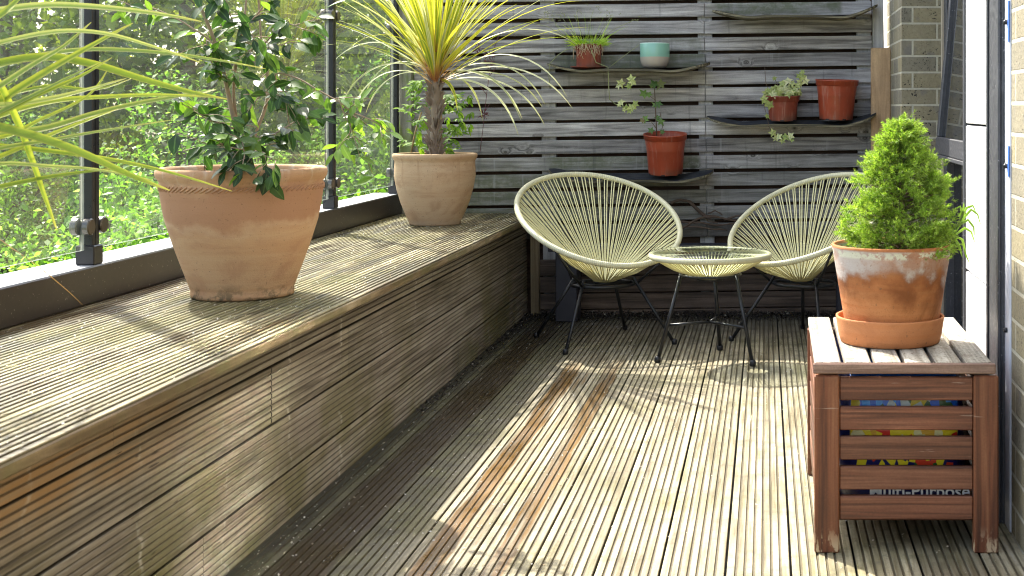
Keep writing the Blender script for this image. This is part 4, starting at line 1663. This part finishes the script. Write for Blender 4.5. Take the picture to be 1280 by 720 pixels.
def conifer(root, zb, H, Rm, lean):
    r = np.random.default_rng(3)
    shoots = []
    # clumpy cone: sub-branches placed by angle and height
    branches = []
    for i in range(210):
        t = r.random() ** 1.2
        branches.append((t, r.uniform(0, 2 * math.pi), r.uniform(.70, 1.10)))
    def rad(t):
        return float(np.interp(t, [0, .08, .3, .55, .74, .9, 1.0], [.86, .97, .93, .74, .45, .21, .03]))
    for t, a, k in branches:
        R0 = Rm * rad(t) * k
        tip = np.array([math.cos(a) * R0, math.sin(a) * R0, t * H + .01])
        for j in range(20):
            q = tip + r.normal(0, 1, 3) * np.array([.0125, .0125, .008])
            shoots.append((q, a, 0))
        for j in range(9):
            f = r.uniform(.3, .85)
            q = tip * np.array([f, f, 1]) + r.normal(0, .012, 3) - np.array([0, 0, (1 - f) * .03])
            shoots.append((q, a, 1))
    for j in range(60):
        t = r.uniform(.84, 1.03)
        q = np.array([r.normal(0, .010 * (1.35 - t) * 3), r.normal(0, .010 * (1.35 - t) * 3), t * H])
        shoots.append((q, r.uniform(0, 6.28), 0))
    tri_o, tri_i = [], []
    for q, a, inner in shoots:
        if q[2] < .0:
            q = q.copy(); q[2] = abs(q[2]) * .4
        ax = np.array([math.cos(a), math.sin(a), r.uniform(.1, .9)]) + r.normal(0, .45, 3)
        ax /= np.linalg.norm(ax)
        u = np.cross(ax, [0, 0, 1.0]); u /= np.linalg.norm(u) + 1e-9
        w = np.cross(ax, u)
        Ls = r.uniform(.012, .021)
        nn = 26 if not inner else 15
        base = q + np.array([.026 + lean * q[2] * .1, 0, 0])
        for k in range(nn):
            s = r.random()
            th = r.uniform(0, 2 * math.pi)
            rd = u * math.cos(th) + w * math.sin(th)
            p0 = base + ax * (s * Ls)
            dd = ax * (.45 + .7 * s) + rd * (1.05 - .55 * s)
            dd /= np.linalg.norm(dd)
            ln = r.uniform(.007, .0115)
            sd_ = np.cross(dd, r.normal(0, 1, 3)); sd_ /= np.linalg.norm(sd_) + 1e-9
            wd = .00085
            (tri_i if inner else tri_o).append((p0 - sd_ * wd, p0 + sd_ * wd, p0 + dd * ln))
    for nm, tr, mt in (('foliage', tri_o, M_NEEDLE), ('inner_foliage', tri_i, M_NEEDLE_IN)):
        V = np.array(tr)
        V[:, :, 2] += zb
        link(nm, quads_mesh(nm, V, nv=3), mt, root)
    b = MB()
    b.tube([(.026, 0, zb - .01), (.026, 0, zb + H * .4), (.026, 0, zb + H * .93)], [.012, .008, .002], 7)
    for t, a, k in branches[:110]:
        R0 = Rm * rad(t) * .88
        b.tube([(.026, 0, zb + max(0, t * H - .02)), (math.cos(a) * R0 + .026, math.sin(a) * R0, zb + t * H + .005)], [.0026, .0012], 4)
    obj('trunk', b, M_STEM, root)


conifer(cp, .208, .322, .132, .0)

# strappy weed behind the conifer pot
sp = thing('strappy_plant', 'small plant of soft narrow arching leaves beside the conifer', 'plant', (.44, 3.52, .4436 + .2))
b = MB()
for pts in ([(1192, 292), (1200, 275), (1204, 262), (1205, 252)], [(1193, 292), (1205, 272), (1214, 262), (1222, 268), (1226, 282)], [(1193, 294), (1206, 285), (1214, 290), (1219, 305)],
            [(1193, 292), (1203, 268), (1200, 258), (1193, 262)], [(1194, 295), (1203, 300), (1207, 318), (1212, 330)], [(1193, 290), (1208, 260), (1216, 257), (1220, 266)],
            [(1192, 295), (1199, 308), (1203, 322)], [(1196, 282), (1210, 275), (1217, 284), (1218, 296)]):
    q = [P(px, py, 3.50) - sp.location for px, py in pts]
    sm = []
    for i in range(len(q) - 1):
        sm += [q[i].lerp(q[i + 1], s) for s in (0, .33, .66)]
    sm.append(q[-1])
    b.blade(sm, .0075, (.2, -1, .3), fold=.3, base_w=.5)
obj('foliage', b, M_SPIDER, sp)
b = MB()
b.tube([P(1184, 312, 3.52) - sp.location, P(1190, 300, 3.51) - sp.location, P(1196, 282, 3.5) - sp.location, P(1205, 264, 3.5) - sp.location], .0016, 5)
obj('stem', b, M_GSTEM, sp)

# ================================================================== BIG POT + CAMELLIA
bp = thing('potted_plant', 'glossy dark leaved shrub in a huge sandy terracotta pot with rope band', 'potted plant', (-1.478, 3.845, .5085))
prof = [(0, .0), (.130, 0), (.1365, .003), (.138, .012), (.1365, .02), (.140, .03), (.159, .082), (.182, .148), (.203, .216), (.2115, .261), (.2155, .292), (.2175, .300), (.2175, .318),
        (.2165, .322), (.221, .330), (.2265, .338), (.2285, .348), (.227, .357), (.222, .362), (.214, .362), (.207, .355), (.203, .335), (.195, .30), (.18, .28)]
b = MB()
b.lathe(prof, 96, wob=.0025)
po = obj('pot', b, M_TERRA_BIG, bp)
b = MB()
nr = 84
for i in range(nr):
    a0, a1 = 2 * math.pi * i / nr, 2 * math.pi * (i + 1.5) / nr
    q = [((.2185) * math.cos(a), .2185 * math.sin(a), z) for a, z in ((a0, .302), ((a0 + a1) / 2, .309), (a1, .316))]
    b.tube(q, [.0016, .0028, .0016], 6)
obj('rope_band', b, M_TERRA_BIG, po)
b = MB()
b.disc(.197, .305)
obj('soil', b, M_SOIL, bp)
stems, lv, lv2 = MB(), MB(), MB()
D0 = 3.85
def W_(px, py, dd):
    return P(px, py, dd) - bp.location
stem_list = [
    ([(303, 212, D0), (301, 190, D0), (296, 165, D0), (288, 130, D0), (277, 80, D0 - .03), (262, 35, D0 - .05), (243, -10, D0 - .06), (232, -60, D0 - .06)], .0085),
    ([(298, 212, D0 + .03), (295, 150, D0 + .02), (292, 110, D0), (298, 60, D0 + .02), (306, 20, D0 + .03), (310, -40, D0 + .03)], .0055),
    ([(310, 212, D0 + .02), (318, 170, D0 + .03), (333, 130, D0 + .05), (334, 90, D0 + .06), (326, 45, D0 + .07), (322, -30, D0 + .07)], .006),
    ([(292, 110, D0), (296, 60, D0), (303, 40, D0 - .02), (318, 22, D0 - .04), (335, 0, D0 - .05)], .004),
    ([(330, 135, D0 + .04), (346, 110, D0 + .0), (345, 92, D0 - .02), (372, 98, D0 - .04), (398, 113, D0 - .06), (425, 128, D0 - .07), (440, 140, D0 - .07), (455, 146, D0 - .07), (470, 153, D0 - .06), (484, 165, D0 - .06)], .003),
    ([(425, 128, D0 - .07), (432, 147, D0 - .07), (445, 170, D0 - .07), (455, 190, D0 - .07), (466, 218, D0 - .06)], .0018),
    ([(286, 120, D0), (270, 60, D0 - .05), (240, 35, D0 - .08), (210, 18, D0 - .1), (180, 8, D0 - .1), (150, 16, D0 - .1)], .003),
    ([(300, 165, D0), (280, 155, D0 - .08), (262, 150, D0 - .12), (245, 140, D0 - .14), (228, 130, D0 - .15)], .0028),
    ([(315, 180, D0), (335, 172, D0 - .08), (355, 160, D0 - .12), (372, 150, D0 - .13)], .0028),
    ([(298, 190, D0), (285, 185, D0 - .1), (270, 182, D0 - .13), (255, 186, D0 - .14)], .0024),
    ([(308, 190, D0), (318, 188, D0 - .12), (325, 192, D0 - .16), (345, 200, D0 - .2)], .0024),
    ([(303, 175, D0), (300, 172, D0 - .1), (304, 182, D0 - .17), (306, 198, D0 - .2)], .0024),
    ([(326, 60, D0 + .06), (345, 40, D0), (362, 30, D0 - .03), (380, 38, D0 - .04)], .0024),
    ([(290, 100, D0), (275, 95, D0 - .06), (262, 72, D0 - .1), (258, 50, D0 - .1)], .0024),
    ([(300, 60, D0), (315, 65, D0 - .06), (335, 60, D0 - .1), (352, 56, D0 - .1)], .002),
    ([(310, 140, D0), (325, 120, D0 - .08), (340, 118, D0 - .12), (362, 126, D0 - .12)], .002),
    ([(292, 30, D0), (285, 10, D0 - .08), (278, -20, D0 - .08)], .002),
]
def smooth(pp, k=3):
    out = []
    for i in range(len(pp) - 1):
        a0 = pp[max(i - 1, 0)]; a1 = pp[i]; a2 = pp[i + 1]; a3 = pp[min(i + 2, len(pp) - 1)]
        for s in range(k):
            t = s / k
            out.append(.5 * ((2 * a1) + (a2 - a0) * t + (2 * a0 - 5 * a1 + 4 * a2 - a3) * t * t + (3 * a1 - a0 - 3 * a2 + a3) * t ** 3))
    out.append(pp[-1])
    return out
sp_pts = []
for si, (pts, r) in enumerate(stem_list):
    q = smooth([W_(*p) for p in pts])
    nq = len(q)
    stems.tube(q, [r * (1 - .6 * i / nq) for i in range(nq)], 7)
    thick = r > .005
    new = si in (4, 5, 6)
    for i in range(2, nq):
        for rep in range(1):
            if thick and q[i].z < .52:
                continue
            if thick and random.random() < .58:
                continue
            # short twig carrying alternate leaves
            tg = (q[i] - q[i - 1]).normalized()
            dv_ = (tg * .4 + Vector((random.gauss(0, .7), random.gauss(-.25, .7), random.gauss(.05, .5)))).normalized()
            if new and random.random() < .75:
                tl, nl = 0.008, 1
            else:
                tl, nl = random.uniform(.03, .10), random.randint(3, 5)
            e_ = q[i] + dv_ * tl + Vector((0, 0, -.1 * tl))
            if nl > 1:
                stems.tube([q[i], q[i].lerp(e_, .5) + Vector((0, 0, .004)), e_], [.0014, .0012, .0009], 4)
            for j in range(nl):
                f = (j + 1) / nl
                p0 = q[i].lerp(e_, f)
                ld = (dv_ * .6 + Vector((random.gauss(0, .75), random.gauss(-.15, .6), random.gauss(-.45, .55)))).normalized()
                up = Vector((random.gauss(0, .45), random.gauss(-.55, .4), 1)).normalized()
                Ln = random.uniform(.040, .068) if not new else random.uniform(.036, .054)
                (lv2 if (new and random.random() < .7) or random.random() < .10 else lv).leaf(p0, ld, up, Ln, Ln * random.uniform(.42, .54), random.uniform(.05, .3), random.uniform(.1, .35))
obj('stem', stems, M_BARK, bp)
obj('foliage', lv, M_CAMELLIA, bp)
obj('young_leaves', lv2, M_CAMELLIA_NEW, bp)

# ================================================================== SECOND POT + CORDYLINE + CLIMBER
p2 = thing('potted_plant', 'yellow striped spiky palm-like plant in a pale terracotta pot by the fence', 'potted plant', (-1.502, 6.18, .5085))
k = .1885 / 615
prof = [(0, 0), (.110, 0), (.1145, .003), (.1150, .010), (.1155, .018), (.128, .04), (.152, .10), (.170, .163), (.1795, .215), (.1800, .250), (.1780, .280), (.1785, .290), (.184, .298), (.1885, .308),
        (.1885, .316), (.185, .322), (.177, .323), (.170, .318), (.166, .30), (.155, .27)]
b = MB()
b.lathe(prof, 80, wob=.003)
obj('pot', b, M_TERRA_TALL, p2)
b = MB()
b.disc(.162, .290)
obj('soil', b, M_SOIL, p2)
b = MB()
tr = [Vector((-.004, 0, .28)), Vector((-.006, 0, .36)), Vector((.002, 0, .44)), Vector((.002, 0, .53)), Vector((.0, 0, .62)), Vector((.0, 0, .70))]
b.tube(smooth(tr), [.026, .025, .024, .022, .021, .020, .020, .020, .021, .022, .023, .022, .021, .019, .018, .014][:len(smooth(tr))], 10)
for i in range(120):
    z = random.uniform(.30, .66)
    a = random.uniform(0, 6.28)
    c = Vector((math.cos(a) * .02, math.sin(a) * .02, z))
    l = random.uniform(.02, .05)
    b.blade([c, c + Vector((math.cos(a) * l * .35, math.sin(a) * l * .35, l * .6)), c + Vector((math.cos(a) * l * .8, math.sin(a) * l * .8, l))], .016, (-math.sin(a), math.cos(a), 0.01), base_w=1)
obj('trunk', b, mat_simple('shaggy_trunk_bark', (.21, .16, .12), .85, nscale=50, namt=.5, bump=.6), p2)
bl, blb = MB(), MB()
crown = Vector((0, 0, .66))
def arch(c, az, el, Ln, droop, n=12):
    pts = []
    d_ = Vector((math.cos(az) * math.cos(el), math.sin(az) * math.cos(el), math.sin(el)))
    p = c.copy()
    st_ = Ln / (n - 1)
    for i in range(n):
        pts.append(p.copy())
        t = i / (n - 1)
        d_ = (d_ + Vector((0, 0, -droop * st_ * (1 + 2.2 * t)))).normalized()
        p = p + d_ * st_
    return pts
for i in range(112):
    az = random.uniform(0, 2 * math.pi)
    if math.sin(az) > .55:
        az = -az
    el = R(random.choice([random.uniform(55, 88), random.uniform(40, 75), random.uniform(22, 55)]))
    Ln = random.uniform(.45, .82)
    c = crown + Vector((math.cos(az) * .012, math.sin(az) * .012, random.uniform(-.03, .08)))
    up = Vector((-math.cos(az), -math.sin(az), 1.2))
    (bl if random.random() < .66 else blb).blade(arch(c, az, el, Ln, random.uniform(.1, .6)), random.uniform(.013, .021), up, fold=.3, base_w=.55)
for az_d, el_d, Ln, dr in ((178, 35, .50, 2.6), (172, 22, .42, 2.6), (195, 48, .55, 1.9), (168, 40, .46, 2.9), (5, 30, .55, 1.6), (-5, 22, .60, 1.5), (-12, 35, .62, 1.6), (-20, 18, .55, 1.9), (10, 12, .34, 4.5),
                           (-8, 28, .72, 1.1), (-15, 40, .75, 1.3), (200, 30, .5, 2.2), (-30, 25, .6, 1.6), (0, 45, .72, 1.0), (-3, 15, .5, 1.9)):
    az, el = R(az_d), R(el_d)
    blb.blade(arch(crown + Vector((0, 0, random.uniform(-.03, .03))), az, el, Ln, dr, 16), random.uniform(.011, .015), (-math.cos(az) * .5, -.5, 1), fold=.3)
b3 = MB()
b3.blade(arch(crown + Vector((.012, -.01, .0)), R(-20), R(5), .20, 9, 10), .016, (-.5, -.6, 1))
obj('blades', bl, M_CORDY, p2)
obj('pale_blades', blb, M_CORDYB, p2)
obj('hanging_blade', b3, M_CORDY, p2)
# climber behind it, with canes
cl = thing('climbing_plant', 'bright green leafy climber on thin canes behind the spiky plant trunk', 'plant', (-1.50, 6.28, .82))
b = MB()
canes = MB()
lo_ = cl.location
for pts in ([(514, 190), (519, 165), (527, 140)], [(553, 190), (551, 160), (553, 120)], [(548, 190), (548, 150), (545, 110)]):
    canes.tube([P(px, py, 6.26) - lo_ for px, py in pts], .004, 6)
obj('cane', canes, mat_simple('bamboo_cane', (.38, .27, .12), .5, nscale=40, namt=.3), cl)
r = random.Random(5)
for i in range(105):
    side = r.random()
    if side < .42:
        cx, cy = r.gauss(524, 9), r.uniform(100, 186)
    else:
        cx, cy = r.gauss(560, 11) + max(0, (r.random() - .5) * 14), r.uniform(118, 188)
    c = P(cx, cy, 6.28 + r.uniform(-.06, .12)) - lo_
    dv_ = Vector((r.gauss(.2 if cx > 541 else -.2, .7), r.gauss(-.4, .4), r.gauss(-.1, .5))).normalized()
    for s in (-1, 0, 1, 2, -2):
        q = c + dv_ * (.012 * (2 - abs(s)))
        ld = (dv_ + dv_.cross(Vector((0, -.4, 1))).normalized() * s * .55 + Vector((0, 0, -.25))).normalized()
        Lf = r.uniform(.024, .04)
        b.leaf(q, ld, Vector((r.gauss(0, .3), -.6, 1)), Lf, Lf * .42, .25, .2, 'lance')
obj('foliage', b, M_CLIMB, cl)

# ================================================================== FOREGROUND STRAP-LEAF PLANT
fp = thing('strap_leaf_plant', 'large strap leaved plant reaching in over the near end of the bench', 'plant', (-1.62, 2.42, .5085))
# its pot stands on the bench, just out of the picture
b = MB()
b.lathe([(0, 0), (.11, 0), (.115, .004), (.15, .10), (.165, .2), (.17, .22), (.165, .222), (.155, .2), (.14, .18)], 48)
obj('pot', b, M_TERRA_TALL, fp)
b = MB()
b.disc(.15, .19)
obj('soil', b, M_SOIL, fp)
g1, g2 = MB(), MB()
fl = fp.location
crown_px = (-165, 150, 2.42)
spec = [
    ([(-60, 30), (0, 14), (60, 7), (130, 10), (200, 18), (252, 27)], 2.80, .017, 1),
    ([(-60, 75), (0, 54), (70, 40), (130, 42), (190, 58), (250, 78)], 2.78, .012, 1),
    ([(-60, 105), (0, 82), (60, 68), (120, 62), (200, 66), (270, 75), (332, 86)], 3.02, .013, 1),
    ([(-60, 145), (0, 108), (40, 82), (80, 58), (114, 28)], 2.72, .014, 1),
    ([(-60, 165), (0, 127), (50, 95), (110, 60), (166, 29)], 2.76, .020, 0),
    ([(-60, 100), (0, 80), (60, 72), (120, 82), (180, 100), (240, 116), (284, 124)], 2.86, .020, 0),
    ([(-60, 170), (0, 145), (60, 128), (120, 122), (200, 119), (276, 122)], 2.90, .014, 0),
    ([(-60, 160), (0, 142), (50, 118), (100, 96), (140, 72)], 2.70, .013, 0),
    ([(-60, 190), (0, 170), (60, 160), (120, 142), (180, 128), (250, 116), (270, 112)], 2.95, .015, 1),
    ([(-60, 150), (0, 160), (60, 176), (110, 195), (160, 218), (212, 238)], 2.66, .019, 0),
    ([(-60, 180), (0, 183), (70, 190), (140, 200), (210, 215), (290, 239)], 2.82, .011, 0),
    ([(-60, 205), (0, 186), (60, 176), (120, 165), (215, 150)], 2.75, .010, 1),
    ([(-60, 250), (0, 234), (70, 220), (150, 210)], 2.72, .012, 0),
    ([(-60, 220), (0, 205), (60, 208), (120, 212), (190, 225)], 2.70, .009, 1),
    ([(-60, 60), (0, 20), (20, 2), (45, -25)], 2.62, .016, 0),
    ([(-60, 170), (0, 140), (60, 110), (125, 78)], 2.68, .011, 1),
    ([(-60, 125), (0, 132), (60, 124), (110, 112), (158, 98)], 2.74, .013, 1),
    ([(-60, 155), (0, 172), (50, 150), (110, 120), (136, 85)], 2.78, .010, 0),
    ([(-60, 215), (0, 196), (60, 170), (110, 150), (148, 136)], 2.78, .011, 0),
    ([(-60, 100), (0, 118), (60, 108), (120, 112), (165, 98)], 2.86, .010, 0),
]
for pts, dd, w, pale in spec:
    n = len(pts)
    q = [P(*crown_px) - fl]
    for i, (px, py) in enumerate(pts):
        f = i / (n - 1)
        q.append(P(px, py, 2.50 + (dd - 2.50) * (.35 + .65 * f)) - fl)
    q = smooth(q, 4)
    (g2 if pale else g1).blade(q, w * 1.15, (.1, -1, .75), fold=.3, base_w=.75)
# off-frame blades so the rosette is whole
for i in range(46):
    az = random.uniform(R(80), R(300))
    g1.blade(arch(P(*crown_px) - fl, az, R(random.uniform(20, 80)), random.uniform(.35, .6), random.uniform(.4, 1.4)), random.uniform(.014, .022), (-math.cos(az), -math.sin(az), 1.2))
obj('blades', g1, M_FLAX, fp)
obj('pale_blades', g2, M_FLAXB, fp)
b = MB()
b.tube(smooth([Vector((0, 0, .19)), Vector((-.05, .0, .4)), P(-165, 158, 2.42) - fl]), .02, 8)
obj('trunk', b, M_BARK, fp)
b = MB()
q = smooth([P(*crown_px) - fl, P(-70, 100, 2.55) - fl, P(-15, 95, 2.62) - fl, P(14, 140, 2.64) - fl, P(38, 200, 2.66) - fl, P(56, 250, 2.66) - fl, P(71, 288, 2.66) - fl], 4)
b.blade(q, .020, (.9, -.4, .3), fold=.6, base_w=.9)
obj('bent_blade', b, M_FLAX, fp)
b = MB()
q = smooth([P(*crown_px) - fl, P(-90, 230, 2.5) - fl, P(0, 300, 2.66) - fl, P(40, 328, 2.75) - fl, P(80, 360, 2.9) - fl, P(104, 382, 3.0) - fl], 4)
b.blade(q, .008, (.3, -.6, 1), fold=.3, base_w=.9)
obj('dry_blade', b, M_DRYB, fp)

# ================================================================== GARDEN BEYOND THE GLASS
def leaf_cloud(name, blobs, per, size, mat, parent, seed, aspect=1.05, surf=.55):
    r = np.random.default_rng(seed)
    out = []
    for (c, rad, w) in blobs:
        n = int(per * w)
        dirs = r.normal(0, 1, (n, 3))
        dirs /= np.linalg.norm(dirs, axis=1)[:, None]
        rr = surf + (1.12 - surf) * r.random(n) ** .7
        rr = rr * (1 + .22 * np.sin(dirs[:, 0] * 5.1 + c[0] * 7) * np.sin(dirs[:, 2] * 6.3 + c[2] * 5))      # lobed outline
        pos = np.array(c) + dirs * np.array(rad) * rr[:, None]
        nrm = dirs * .55 + r.normal(0, .6, (n, 3)) + np.array([0, 0, .45])
        nrm /= np.linalg.norm(nrm, axis=1)[:, None]
        t = np.cross(nrm, r.normal(0, 1, (n, 3)))
        t /= np.linalg.norm(t, axis=1)[:, None] + 1e-9
        u = np.cross(nrm, t)
        s = size * r.choice([.6, .8, 1.0, 1.5], n)[:, None] * r.uniform(.8, 1.2, n)[:, None]
        keep = np.sin(pos[:, 0] * 9.0 + c[1] * 3) * np.sin(pos[:, 1] * 8.0) * np.sin(pos[:, 2] * 11.0 + c[0] * 2) > -.28      # gaps between sprays
        pos, t, u, nrm, s = pos[keep], t[keep], u[keep], nrm[keep], s[keep]
        out.append(np.stack([pos - t * s, pos - u * s * aspect * .5 + nrm * s * .12, pos + t * s, pos + u * s * aspect * .5 + nrm * s * .12], axis=1))
    return link(name, quads_mesh(name, np.concatenate(out)), mat, parent)


def tree(name, label, cat, loc, H, Wd, z_lo, nb, per, size, mat, seed, group, trunk_r=.12, gap=.32):
    root = thing(name, label, cat, (loc[0], loc[1], -2.7), 0, group)
    r = random.Random(seed)
    b = MB()
    b.tube(smooth([Vector((0, 0, -.02)), Vector((r.uniform(-.15, .15), r.uniform(-.15, .15), H * .35)), Vector((r.uniform(-.25, .25), r.uniform(-.25, .25), H * .7)), Vector((0, 0, H * .94))]),
           [trunk_r * (1 - .085 * i) for i in range(10)], 8)
    blobs = []
    for i in range(nb):
        f = r.random()
        z = z_lo + (H - z_lo) * f
        env = Wd * (math.sin(math.pi * (.12 + .82 * f)) ** .7)
        a = r.uniform(0, 2 * math.pi)
        k = math.sqrt(r.uniform(.15, 1))
        c = (math.cos(a) * env * k, math.sin(a) * env * k, z)
        s = (r.uniform(.35, .75) if i % 2 else r.uniform(.8, 1.35)) * gap
        blobs.append((c, (s * 1.15, s * 1.15, s * .8), s * s / (gap * gap)))
        if i % 3 == 0:
            b.tube([Vector((0, 0, max(.3, z - env * .6))), Vector((c[0] * .5, c[1] * .5, z - env * .15)), Vector(c)], [trunk_r * .32, trunk_r * .2, trunk_r * .08], 5)
    obj('trunk', b, M_TREEBARK, root)
    leaf_cloud('crown', blobs, per, size, mat, root, seed)
    return root


shr = [  # x, y, height above lawn, width, label
    (-3.35, 7.5, 3.02, .85, 'sunlit shrub close behind the glass at the nearest post', M_SHRUB),
    (-3.95, 8.2, 3.25, .95, 'broad lime green shrub behind the far edge of the big pot', M_SHRUB),
    (-5.0, 8.6, 3.25, 1.0, 'loose leafy shrub at the far left behind the strap leaves', M_SHRUB2),
    (-2.95, 8.8, 2.95, .8, 'low bright shrub seen between the second and third posts', M_SHRUB),
    (-4.25, 9.9, 3.75, 1.0, 'taller yellow green shrub standing behind the dark potted shrub', M_SHRUB),
    (-5.6, 10.4, 3.6, 1.1, 'rounded mid green shrub under the dark trees at left', M_SHRUB2),
    (-3.5, 10.8, 3.5, .95, 'pale hazy shrub behind the second balustrade post', M_SHRUB2),
    (-3.3, 12.6, 4.2, 1.1, 'upright light green shrub behind the striped spiky plant', M_SHRUB),
]
for i, (x, y, h, w_, lab, mt) in enumerate(shr):
    tree('garden_shrub', lab, 'shrub', (x, y), h, w_, .9, 26, 1150, .020, mt, 40 + i, 'shrubs in the garden beyond the glass', .05, .36)
trs = [
    (-7.6, 13.2, 7.0, 2.3, 'dark dense tree at the far left edge of the garden', M_TREE),
    (-6.3, 14.8, 7.6, 2.2, 'dark tree standing behind the nearest black post', M_TREE),
    (-10.2, 18.5, 8.0, 2.6, 'deep green tree with bright sky gaps at far left', M_TREE2),
    (-8.2, 19.5, 8.6, 2.6, 'tall dark tree between two others behind the potted shrub', M_TREE),
    (-5.2, 16.5, 7.4, 2.0, 'mid green tree behind the second black post', M_TREE2),
    (-6.2, 22.0, 8.5, 2.6, 'far green tree above the pale hazy shrub', M_TREE2),
    (-4.9, 20.0, 7.8, 2.0, 'rounded green tree behind the third post near the fence', M_TREE2),
    (-12.5, 23.0, 9.0, 3.0, 'farthest pale green tree at the left edge', M_TREE2),
]
for i, (x, y, h, w_, lab, mt) in enumerate(trs):
    tree('garden_tree', lab, 'tree', (x, y), h, w_, 1.6, 58, 430, .05, mt, 80 + i, 'trees at the back of the garden', .16, .62)

# ================================================================== LITTER
def flakes(name, pts, smin, smax, mat, seed, tilt=.5):
    r = np.random.default_rng(seed)
    P_ = np.array(pts)
    n = len(P_)
    nrm = np.stack([r.normal(0, tilt, n), r.normal(0, tilt, n), np.ones(n)], 1)
    nrm /= np.linalg.norm(nrm, axis=1)[:, None]
    t = np.cross(nrm, r.normal(0, 1, (n, 3))); t /= np.linalg.norm(t, axis=1)[:, None]
    u = np.cross(nrm, t)
    s = (smin + (smax - smin) * r.random(n) ** 2.2)[:, None]
    V = np.stack([P_ - t * s, P_ - u * s * .6, P_ + t * s * .9, P_ + u * s * .6], 1)
    V[:, :, 2] += (s * .35)
    o = link(name, quads_mesh(name, V), mat)
    return kind(o, 'stuff')


r = random.Random(11)
pts = []
for i in range(4600):
    x, y = r.uniform(-1.19, .55), r.uniform(2.6, 6.8)
    dens = .9 if x < -.55 else .22
    if r.random() < dens:
        pts.append((x, y, .0008))
for i in range(150):
    pts.append((-1.19 + abs(r.gauss(0, .05)), r.uniform(2.6, 6.8), .001))
for i in range(2600):
    x, y = r.uniform(-1.82, -1.15), r.uniform(1.9, 6.8)
    pts.append((x, y, .509))
for i in range(480):
    pts.append((-1.90 + r.uniform(-.06, .06), r.uniform(2.5, 6.6), .611))
flakes('petal_litter', pts, .0014, .0046, M_FLECK, 1)
pts = []
for i in range(5200):
    k = abs(r.gauss(0, .09))
    pts.append((r.uniform(-1.19, .56), 6.83 - k, .001 + max(0, .018 - k * .12) * r.random()))
for i in range(900):
    k = abs(r.gauss(0, .022))
    pts.append((-1.193 + k, 6.83 - 2.2 * r.random() ** 2.0, .001 + .006 * r.random() * max(0, 1 - k / .05)))
flakes('leaf_litter', pts, .003, .009, M_MULCH, 2, .9)

# ================================================================== LIGHT, CAMERA
sun_dir = Vector((.595, -.70, -1.0)).normalized()
su = bpy.data.lights.new('sun', 'SUN')
su.energy = 2.85
su.angle = R(.5)
su.color = (1.0, .94, .82)
so = bpy.data.objects.new('sun', su)
so.rotation_euler = sun_dir.to_track_quat('-Z', 'Y').to_euler()
so.location = (-4, 8, 8)
COL.objects.link(so)

wd = bpy.data.worlds.new('World')
scene.world = wd
wd.use_nodes = True
nt = wd.node_tree
nt.nodes.clear()
sk = nt.nodes.new('ShaderNodeTexSky')
sk.sky_type = 'NISHITA'
sk.sun_disc = False
sk.sun_elevation = R(47.4)
sk.sun_rotation = R(-40.4)
sk.air_density = 1.0
sk.dust_density = 3.0
sk.ozone_density = 1.0
bg = nt.nodes.new('ShaderNodeBackground')
bg.inputs[1].default_value = .15
wo = nt.nodes.new('ShaderNodeOutputWorld')
hs = nt.nodes.new('ShaderNodeHueSaturation')      # thin bright summer cloud: less blue than a clear sky
hs.inputs['Saturation'].default_value = .68
nt.links.new(sk.outputs[0], hs.inputs['Color'])
nt.links.new(hs.outputs[0], bg.inputs[0])
nt.links.new(bg.outputs[0], wo.inputs[0])

cam = bpy.data.cameras.new('camera')
cam.sensor_width = 36
cam.lens = 36 * F / 1280
cam.shift_x = -(CX - 640) / 1280
cam.shift_y = -(360 - CY) / 1280
cam.clip_start = .05
cam.clip_end = 600
cam.dof.use_dof = True
cam.dof.focus_distance = 5.0
cam.dof.aperture_fstop = 10
co = bpy.data.objects.new('camera', cam)
co.location = (0, 0, EYE)
co.rotation_euler = (R(90), 0, 0)
COL.objects.link(co)
scene.camera = co

scene.view_settings.view_transform = 'Standard'
scene.view_settings.look = 'None'
scene.view_settings.gamma = 1
scene.view_settings.use_curve_mapping = False
scene.view_settings.exposure = 2.0
scene.render.engine = 'CYCLES'
scene.cycles.use_denoising = True
try:
    scene.cycles.denoiser = 'OPENIMAGEDENOISE'
except Exception:
    pass
scene.cycles.filter_width = 1.05
scene.cycles.max_bounces = 10
scene.cycles.transparent_max_bounces = 16
scene.cycles.sample_clamp_indirect = 0
scene.cycles.blur_glossy = 0.0
